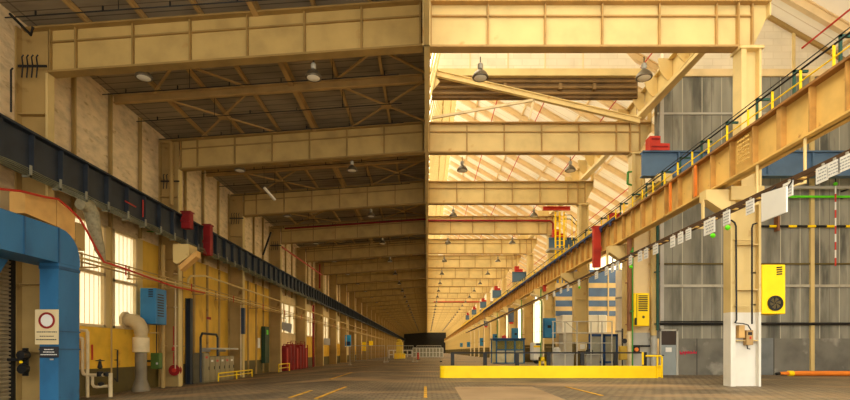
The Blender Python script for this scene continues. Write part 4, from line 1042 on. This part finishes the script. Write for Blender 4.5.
for x in (15.6, 18.5, 21.5): part('bracket', MB().box(x, x + .08, YP - .4, YP, WZ(190, YP) - .12, WZ(190, YP) - .07), DARKB, t)
t = thing('striped_pole', (WX(835.5, 25), 25, WZ(266, 25)), 'thin red and white striped pole hanging before the grey wall', 'pole')
d = 25.4
for k in range(10):
    z1 = WZ(186 + k * 8, d); z0 = WZ(186 + (k + 1) * 8, d)
    part('band', MB().tube([(WX(835.5, d), d, z0), (WX(835.5, d), d, z1)], .035, 8), RED if k % 2 else WHITE, t)
part('green_ball', MB().lathe(W(835.5, 184, d), [(.02, -.1), (.09, -.05), (.1, 0), (.09, .05), (.02, .1)], 12), GREENB, t, smooth=True)
part('stem', MB().tube([(WX(835.5, d), d, WZ(184, d)), (WX(835.5, d), d, 10.1)], .02, 6), DARKB, t)
d = YP - .3
solo('rust_bracket', MB().box(WX(778, d), WX(780, d), d, d + .3, WZ(230.5, d), WZ(216, d)), mat('rust_pipe', (140, 92, 58)), 'short rusty bracket on the grey wall under the white board', 'bracket')
# orange pole on the floor
d = 25.0
t = thing('orange_pole', (20, d, 0), 'long orange pole lying on the floor along the grey wall', 'pole')
part('pole', MB().tube([(WX(780, d), d, .13), (WX(800, d), d, .13), (XR - .5, d, .13)], [.08, .13, .13], 10), ORANGE, t, smooth=True)
part('end_fitting', MB().tube([(WX(776, d), d, .1), (WX(780, d), d, .13)], .07, 8), DARKB, t)
part('yellow_sleeve', MB().tube([(WX(788, d), d, .13), (WX(793, d), d, .13)], .14, 10), YELL, t)
# panel leaning on wall behind the column
d = YP - .06
solo('wall_panel', MB().box(WX(757, d), WX(773, d), d - .02, d + .02, WZ(375, d), WZ(338, d)), mat('panel_bluegrey', (112, 116, 114), .5, var=.12), 'blue grey sheet panel on the wall right of the white column foot', 'panel')
# yellow fan cabinet on first column
d = DN(1) - .1
t = thing('fan_cabinet', (WX(771, d), d, WZ(314, d)), 'bright yellow fan cabinet fixed to the tall white footed column', 'cabinet')
x0, x1 = WX(760, d), WX(783.5, d); z0, z1 = WZ(314, d), WZ(265, d)
part('body', MB().bbox(x0, x1, d - .1, d + .6, z0, z1, .015), YELL, t)
part('side_panel', MB().box(x0 - .08, x0, d, d + .5, z0 + .05, z1 - .05), mat('dark_yellow', (206, 150, 20), .5), t)
cz = WZ(303.5, d); cx = WX(773, d)
part('fan_ring', MB().ring((cx, cz), .2, .27, d - .15, d - .1), DARKB, t)
fb = MB()
for k in range(6):
    a = k * math.pi / 3; fb.prism([(cx + .03 * math.cos(a + 1.5), cz + .03 * math.sin(a + 1.5)), (cx + .2 * math.cos(a - .2), cz + .2 * math.sin(a - .2)), (cx + .2 * math.cos(a + .5), cz + .2 * math.sin(a + .5))], d - .13, d - .12)
part('fan_blades', fb, mat('fan_grey', (90, 76, 40), .5), t)
part('fan_recess', MB().lathe((cx, d - .105, cz), [(.2, 0), (.2, .004)], 24, 'y'), DARKB, t)
v = MB()
for k in range(4): z = WZ(275.5, d) + k * .08; v.prism([(WX(774.5, d), z), (WX(780, d), z + .02), (WX(780, d), z + .065), (WX(774.5, d), z + .045)], d - .12, d - .1)
part('vent', v, DARKB, t)
part('mount_arm', MB().box(x0 - .3, x0, d + .05, d + .15, z0 + .3, z0 + .36).box(x0 - .3, x0, d + .05, d + .15, z1 - .3, z1 - .24), DARKB, t)
# boxes and conduits on first column
d = DN(1) - .32
t = thing('junction_box', (WX(743, d), d, 2.0), 'beige junction boxes with black cables on the white column foot', 'box')
part('upper_box', MB().bbox(WX(740, d), WX(746, d), d + .05, d + .25, WZ(338, d), WZ(325, d), .012), mat('beige_box', (196, 156, 92), .5), t)
part('lower_box', MB().bbox(WX(747.5, d), WX(754.5, d), d + .05, d + .25, WZ(345, d), WZ(330, d), .012), mat('beige_box2', (170, 136, 84), .5), t)
part('red_switch', MB().box(WX(750.5, d), WX(752, d), d + .03, d + .05, WZ(339, d), WZ(336.5, d)), RED, t)
part('dark_window', MB().box(WX(749, d), WX(753, d), d + .04, d + .05, WZ(335, d), WZ(332, d)), DARKB, t)
part('cables', MB().tube([W(736, 323, d), W(743, 323.5, d), W(748, 325, d), W(751, 330, d)], .02, 6).tube([W(747, 345, d), W(747.5, 348.5, d), W(750, 349, d)], .02, 6), DARKB, t)
t = thing('column_conduits', (WX(743, d), d, 3.0), 'pair of black bent cables running down the first right column', 'cable')
part('left_cable', MB().tube([W(731, 220, d), W(734.5, 222.5, d), W(736, 226, d), W(736.5, 320, d), W(735, 323, d)], .03, 8), DARKB, t)
part('right_cable', MB().tube([W(757, 223, d), W(753, 224.5, d), W(752, 228, d), W(752, 324, d)], .03, 8), DARKB, t)
part('clamps', MB().box(WX(735, d), WX(753.5, d), d, d + .08, WZ(240, d), WZ(239, d)).box(WX(735, d), WX(753.5, d), d, d + .08, WZ(306, d), WZ(305, d)), COLM, t)

# ------------------------------------------------------------------ right aisle background
# office block with blue window strips
d = 50.0
t = thing('office_block', (16, d, 0), 'cream office block with blue window strips inside the right aisle', 'building')
part('front_wall', MB().box(12.4, 23.5, d, d + .4, 0, 9.4), CREAM, t)
for a, b in ((270, 283), (288, 296.5), (300.5, 306.5), (311, 316)):
    part('window_strip', MB().box(12.5, 23.4, d - .05, d, WZ(b, d), WZ(a, d)), mat('strip_blue', (84, 112, 156), .3, var=.15, scale=.6), t)
mm = MB()
for k in range(5): x = 12.7 + k * 2.7; mm.box(x - .06, x + .06, d - .09, d - .05, WZ(316, d), WZ(270, d))
part('mullions', mm, CREAM, t)
d = 47
t = thing('white_container', (15.5, d, 0), 'white box body standing in the right aisle behind the columns', 'container')
part('box', MB().bbox(WX(562, d), WX(607, d), d, d + 2, WZ(333, d), WZ(315, d), .05), WHITE, t)
part('base', MB().box(WX(564, d), WX(605, d), d + .2, d + 1.8, 0, WZ(333, d)), LGREY, t)
part('ribs', MB().box(WX(585, d), WX(585.6, d), d - .03, d, WZ(333, d), WZ(315, d)).box(WX(598, d), WX(598.6, d), d - .03, d, WZ(333, d), WZ(315, d)), LGREY, t)
d = 48.5
t = thing('white_van', (WX(540, d), d, 0), 'white vehicle with a yellow band glimpsed between the aisle columns', 'vehicle')
part('body', MB().bbox(WX(533, d), WX(545, d), d, d + 1.4, .35, WZ(342.5, d), .06), WHITE, t)
part('yellow_band', MB().box(WX(533.5, d), WX(544.5, d), d - .03, d, WZ(347.5, d), WZ(345.5, d)), YELL, t)
part('window', MB().box(WX(536, d), WX(542, d), d - .02, d, WZ(345, d), WZ(343.5, d)), NAVY, t)
part('wheel', MB().lathe((WX(535, d) + .2, d + .1, .35), [(.35, 0), (.35, .25)], 14, 'y'), DARKB, t)
part('wheel', MB().lathe((WX(543, d) - .1, d + .1, .35), [(.35, 0), (.35, .25)], 14, 'y'), DARKB, t)
d = 40
t = thing('yellow_stand', (WX(542, d), d, 0), 'small yellow bollard stand beside a far aisle column', 'stand')
part('frame', MB().box(WX(539, d), WX(541, d), d, d + .15, 0, WZ(357, d)).box(WX(544.5, d), WX(546.5, d), d, d + .15, 0, WZ(357, d)).box(WX(539, d), WX(546.5, d), d, d + .15, WZ(361, d), WZ(357, d)), YELL, t)
part('foot', MB().box(WX(538, d), WX(547.5, d), d - .1, d + .3, 0, .05), DARKB, t)
# control cabin
d = 50
x0, x1 = WX(493, d), WX(524, d); zt_ = WZ(339.5, d)
t = thing('control_cabin', ((x0 + x1) / 2, d, 0), 'navy framed glass control cabin by the right columns', 'cabin')
fr = MB()
for x in (x0 + .35, x0 + .35 + (x1 - x0 - .35) / 3, x0 + .35 + (x1 - x0 - .35) * 2 / 3, x1): fr.box(x - .07, x + .07, d, d + .12, 0, zt_)
fr.box(x0, x1, d, d + .12, 0, .1).box(x0, x1, d, d + .12, zt_ - .12, zt_).box(x0 + .3, x1, d, d + .12, 1.3, 1.42)
fr.box(x0, x0 + .12, d + 1.6, d + 1.72, 0, zt_).box(x1 - .06, x1 + .06, d + 1.6, d + 1.72, 0, zt_)
part('frame', fr, BLUED, t)
part('roof', MB().bbox(x0 - .05, x1 + .15, d - .1, d + 1.8, zt_, zt_ + .14, .03), NAVY, t)
part('lower_panel', MB().box(x0 + .4, x1, d + .04, d + .08, .1, 1.3), mat('cabin_panel', (214, 204, 164), .6), t)
part('glass', MB().box(x0 + .4, x1, d + .05, d + .07, 1.42, zt_ - .12), CABGL, t)
part('back_wall', MB().box(x0 + .1, x1, d + 1.62, d + 1.68, 0, zt_ - .1), mat('cabin_back', (226, 214, 150), .6), t)
part('beacon', MB().lathe((x0 + 1.2, d + .5, zt_ + .14), [(.25, 0), (.25, .2), (.1, .3)], 10), RED, t, smooth=True)
# blue boxes on columns
for i, (a, b, y0, y1, x) in enumerate(((544, 556, 318, 338, 10.2), (512, 518.5, 328, 342, 10.2), (493, 498, 334, 341, 10.2), (480, 484, 338, 346, 10.2), (467, 471, 342, 347, 10.2), (460, 463, 343, 347, 10.2))):
    d = DX(a, x)
    t = thing('blue_cabinet', (x + .3, d, WZ(y1, d)), 'blue wall cabinet on the right column line, %s from the camera' % nth(i), 'cabinet', 'blue cabinets on columns')
    part('body', MB().bbox(x - .0, WX(b, d), d, d + .5, WZ(y1, d), WZ(y0, d), .03), BLUE, t)
    part('door_panel', MB().box(x + .1, WX(b, d) - .1, d - .03, d, WZ(y1, d) + .1, WZ(y0, d) - .1), BLUE, t)
    part('vent', MB().box(x + .3, x + .6, d - .04, d - .03, WZ((y0 + y1) / 2, d), WZ((y0 + y1) / 2, d) + .25), DARKB, t)
    part('mount', MB().box(WX(b, d) - .2, 10.78 if WX(b, d) < 10.9 else WX(b, d), d + .2, d + .5, WZ(y1, d) + .2, WZ(y1, d) + .4), DARKB, t)
for i, (px, y0, y1, x) in enumerate(((586.5 - 78, 308, 322, 10.3), (484, 310, 326, 10.3), (473, 318, 330, 10.3))):
    d = DX(px, x)
    t = thing('panel_box', (x, d, WZ(y1, d)), 'slim grey blue box high on a far right column, %s' % ORD[i] , 'box', 'slim column boxes')
    part('body', MB().bbox(x, x + .7, d, d + .3, WZ(y1, d), WZ(y0, d), .03), mat('slate_blue', (84, 96, 120), .5), t)
    part('red_cap', MB().box(x + .1, x + .6, d - .02, d + .2, WZ(y1, d) - .25, WZ(y1, d)), RED, t)
# swan neck pipes on columns
for n in range(4, 13):
    d = DN(n) - .45; x = 10.55
    pts = [(x, d, .1), (x, d, 5.4)] + [(x - .75 * (1 - math.cos(a)), d, 5.4 + .95 * math.sin(a)) for a in (.4, .8, 1.2, 1.57)] + [(x - 1.1, d, 6.4)]
    t = thing('swan_neck_pipe', (x, d, 0), 'cream swan neck pipe on the %s right column' % nth(n - 1), 'pipe', 'swan neck pipes')
    part('pipe', MB().tube(pts, .13, 10), PIPEW, t, smooth=True)
    part('clamp', MB().box(x - .16, x + .2, d - .16, d + .2, 3.0, 3.08).box(x - .16, x + .2, d - .16, d + .2, 1.2, 1.28), COLD, t)
for i, (n, px) in enumerate(((4, 540), (5, 526), (7, 492))):
    d = DN(n) - .6; solo('green_riser', MB().tube([(10.35, d, .3), (10.35, d, 6.9)], .05, 6), GREEN, 'thin green vertical pipe on the %s right column' % nth(n - 1), 'pipe', 'green risers')
# yellow ladder tower
d = 41.5
t = thing('ladder_tower', (WX(559, d), d, 6.0), 'yellow ladder tower rising above the far right crane beam', 'ladder')
x0, x1 = WX(555.5, d), WX(564, d)
for x in (x0, (x0 + x1) / 2, x1): part('stile', MB().box(x - .06, x + .06, d - .05, d + .05, 6.9, WZ(212, d)), YELL, t)
rg = MB(); z = 7.2
while z < WZ(213, d): rg.box(x0, x1, d - .03, d + .03, z, z + .04); z += .4
part('rungs', rg, YELL, t)
part('platform', MB().box(WX(549, d), WX(580, d), d - .1, d + 1.2, WZ(250, d), WZ(248, d)), GALV, t)
solo('red_beam', MB().ibar(W(543, 208.5, 41), W(570, 208.5, 41), .3, .28, .05), RED, 'short bright red beam on top of the yellow ladder tower', 'beam')
d = DN(4) - .35
solo('red_main', MB().tube([(-13, d, 12.2 + 1.2 - .95), (-.2, d, 13.3), (.2, d, 13.17), (WX(550, d), d, 13.17), (WX(553, d), d, 12.9), (WX(553, d), d, 11)], .09, 8), REDD, 'dark red pipe across the front of the fourth roof girder', 'pipe')
d = DN(11) - .4
solo('red_main', MB().tube([(1.5, d, 12.2), (WX(510, d), d, 12.2)], .14, 6), RED, 'thin red pipe along a far right roof girder', 'pipe')
d = 39
t = thing('stair_railing', (WX(575, d), d, 8.4), 'thin sloping handrail beside the yellow ladder tower', 'railing')
part('rails', MB().tube([W(564, 215, d), W(571, 215, d), W(580, 225, d)], .03, 6).tube([W(564, 219, d), W(570, 219, d), W(580, 229, d)], .03, 6), DARKB, t)
for px, a, b in ((566, 215, 240), (572, 217, 240), (576, 221, 244), (579, 225, 246)): part('post', MB().box(WX(px, d) - .03, WX(px, d) + .03, d - .03, d + .03, WZ(b, d), WZ(a, d)), YELL, t)
solo('green_bracket', MB().tube([W(628, 172, 27), W(627.5, 184, 27)], .06, 6).tube([W(628, 172, 27), (11.1, 27.05, WZ(171.5, 27))], .05, 6).tube([W(627.5, 184, 27), (11.1, 27.05, WZ(185, 27))], .05, 6), GREEN, 'small bright green bracket on the left edge of the second right column', 'bracket')

# ------------------------------------------------------------------ far hall: fences, barriers
d = 57.0
def fence(i, a, b, lab):
    x0, x1 = WX(a, d), WX(b, d); zf = floor_z(x0)
    t = thing('mesh_fence_panel', ((x0 + x1) / 2, d, 0), lab, 'fence', 'mesh fence panels')
    fr = MB()
    fr.tube([(x0, d, floor_z(x0) + .05), (x0, d, 1.85), (x1, d, 1.85), (x1, d, floor_z(x1) + .05)], .05, 6).tube([(x0, d, .2), (x1, d, .2)], .03, 6)
    part('frame', fr, GALV, t)
    w = MB(); k = int((x1 - x0) / .25)
    for j in range(1, k): x = x0 + (x1 - x0) * j / k; w.box(x - .008, x + .008, d - .005, d + .005, .2, 1.85)
    for j in range(1, 5): w.box(x0, x1, d - .005, d + .005, .2 + j * .33, .21 + j * .33)
    part('mesh', w, GALV, t)
    for x in (x0, x1): part('foot', MB().box(x - .12, x + .12, d - .3, d + .3, floor_z(x), floor_z(x) + .12), LGREY if x < 0 else DARKB, t)
fence(0, 350, 384.5, 'see-through mesh fence panel across the far floor, nearest the left wall')
fence(1, 387.5, 413.2, 'see-through mesh fence panel across the far floor, middle of three')
fence(2, 416.8, 441, 'see-through mesh fence panel across the far floor, nearest the yellow barrier')
t = thing('red_bollard', (WX(418, 70), 70, 0), 'small red bollard on the far floor behind the mesh fence', 'bollard')
d = 70
part('body', MB().lathe((WX(418, d), d, 0), [(.16, 0), (.16, .9), (.1, 1.05)], 12), RED, t, smooth=True); part('base', MB().lathe((WX(418, d), d, 0), [(.3, 0), (.3, .08)], 12), DARKB, t)
d = 100
x0, x1 = WX(413, d), WX(443, d)
t = thing('white_partition', ((x0 + x1) / 2, d, 0), 'low white framed glazed partition at the far end of the floor', 'partition')
g = MB(); k = 9
for j in range(k + 1): x = x0 + (x1 - x0) * j / k; g.box(x - .09, x + .09, d, d + .1, 0, 1.9)
for z in (0, .9, 1.8): g.box(x0, x1, d, d + .1, z, z + .12)
part('frame', g, WHITE, t)
part('panes', MB().box(x0, x1, d + .04, d + .06, .1, 1.8), mat('pane_grey', (150, 148, 128)), t)
d = 104
x0, x1 = WX(389, d), WX(412, d)
t = thing('white_barrier', ((x0 + x1) / 2, d, -.3), 'low white rail barrier left of the glazed partition', 'barrier')
g = MB()
for j in range(6): x = x0 + (x1 - x0) * j / 5; g.box(x - .1, x + .1, d, d + .12, floor_z(x), 1.5)
part('posts', g, WHITE, t); part('rails', MB().box(x0, x1, d, d + .1, 1.3, 1.5).box(x0, x1, d, d + .1, .4, .6), WHITE, t)
d = 84
t = thing('yellow_machine', (WX(398, d), d, -.1), 'yellow upright machine far down the left side of the hall', 'machine')
part('body', MB().bbox(WX(396, d), WX(402.5, d), d, d + 1, floor_z(-5), WZ(342, d), .08), mat('pale_yellow', (226, 196, 60), .5), t)
part('base', MB().bbox(WX(394, d), WX(405, d), d - .3, d + 1.3, floor_z(-5), WZ(353.5, d), .05), YELL, t)
part('head', MB().lathe((WX(399, d), d + .5, WZ(342, d)), [(.4, 0), (.45, .3), (.2, .5)], 12), mat('pale_yellow', (226, 196, 60)), t, smooth=True)

# ------------------------------------------------------------------ light, world, camera
wd = bpy.data.worlds.new('sky'); bpy.context.scene.world = wd; wd.use_nodes = True
bg = wd.node_tree.nodes['Background']; WN = wd.node_tree.nodes; WLk = wd.node_tree.links
# bright overcast sky, brighter toward the zenith, ground glow added to fill the ceiling
wt = WN.new('ShaderNodeTexCoord'); ws = WN.new('ShaderNodeSeparateXYZ'); WLk.new(wt.outputs['Generated'], ws.inputs[0])
wm = WN.new('ShaderNodeMapRange'); wm.inputs['From Min'].default_value = -1; wm.inputs['From Max'].default_value = 1; WLk.new(ws.outputs['Z'], wm.inputs['Value'])
wr = WN.new('ShaderNodeValToRGB'); WLk.new(wm.outputs[0], wr.inputs[0])
we = wr.color_ramp.elements
we[0].position = .46; we[0].color = (.30, .277, .24, 1); we[1].position = 1; we[1].color = (1, .97, .875, 1)
e = we.new(.52); e.color = (.30, .29, .27, 1)
WLk.new(wr.outputs[0], bg.inputs[0]); bg.inputs[1].default_value = 6.2
# fill lamps added outside the right aisle glazing to brighten the left wall
for i in range(5):
    L = bpy.data.lights.new('aisle_fill_light', 'AREA'); L.shape = 'RECTANGLE'; L.size = 38; L.size_y = 11; L.energy = 5000; L.color = (1.0, .96, .88)
    o = bpy.data.objects.new('aisle_fill_light', L); C.objects.link(o)
    o.location = (XR + 2.5, 50 + i * 40, 8.5); o.rotation_euler = (math.radians(90), 0, math.radians(90))
cam = bpy.data.cameras.new('camera'); co = bpy.data.objects.new('camera', cam); C.objects.link(co)
co.location = (0, 0, H); co.rotation_euler = (math.radians(90), 0, 0)
cam.sensor_width = 36; cam.lens = F / 850 * 36; cam.shift_x = (425 - VX) / 850; cam.shift_y = (VY - 200) / 850
cam.clip_end = 1000; cam.clip_start = .05
sc = bpy.context.scene; sc.camera = co
sc.view_settings.view_transform = 'Standard'; sc.view_settings.look = 'None'; sc.view_settings.gamma = 1; sc.view_settings.use_curve_mapping = False
sc.view_settings.exposure = 0.42
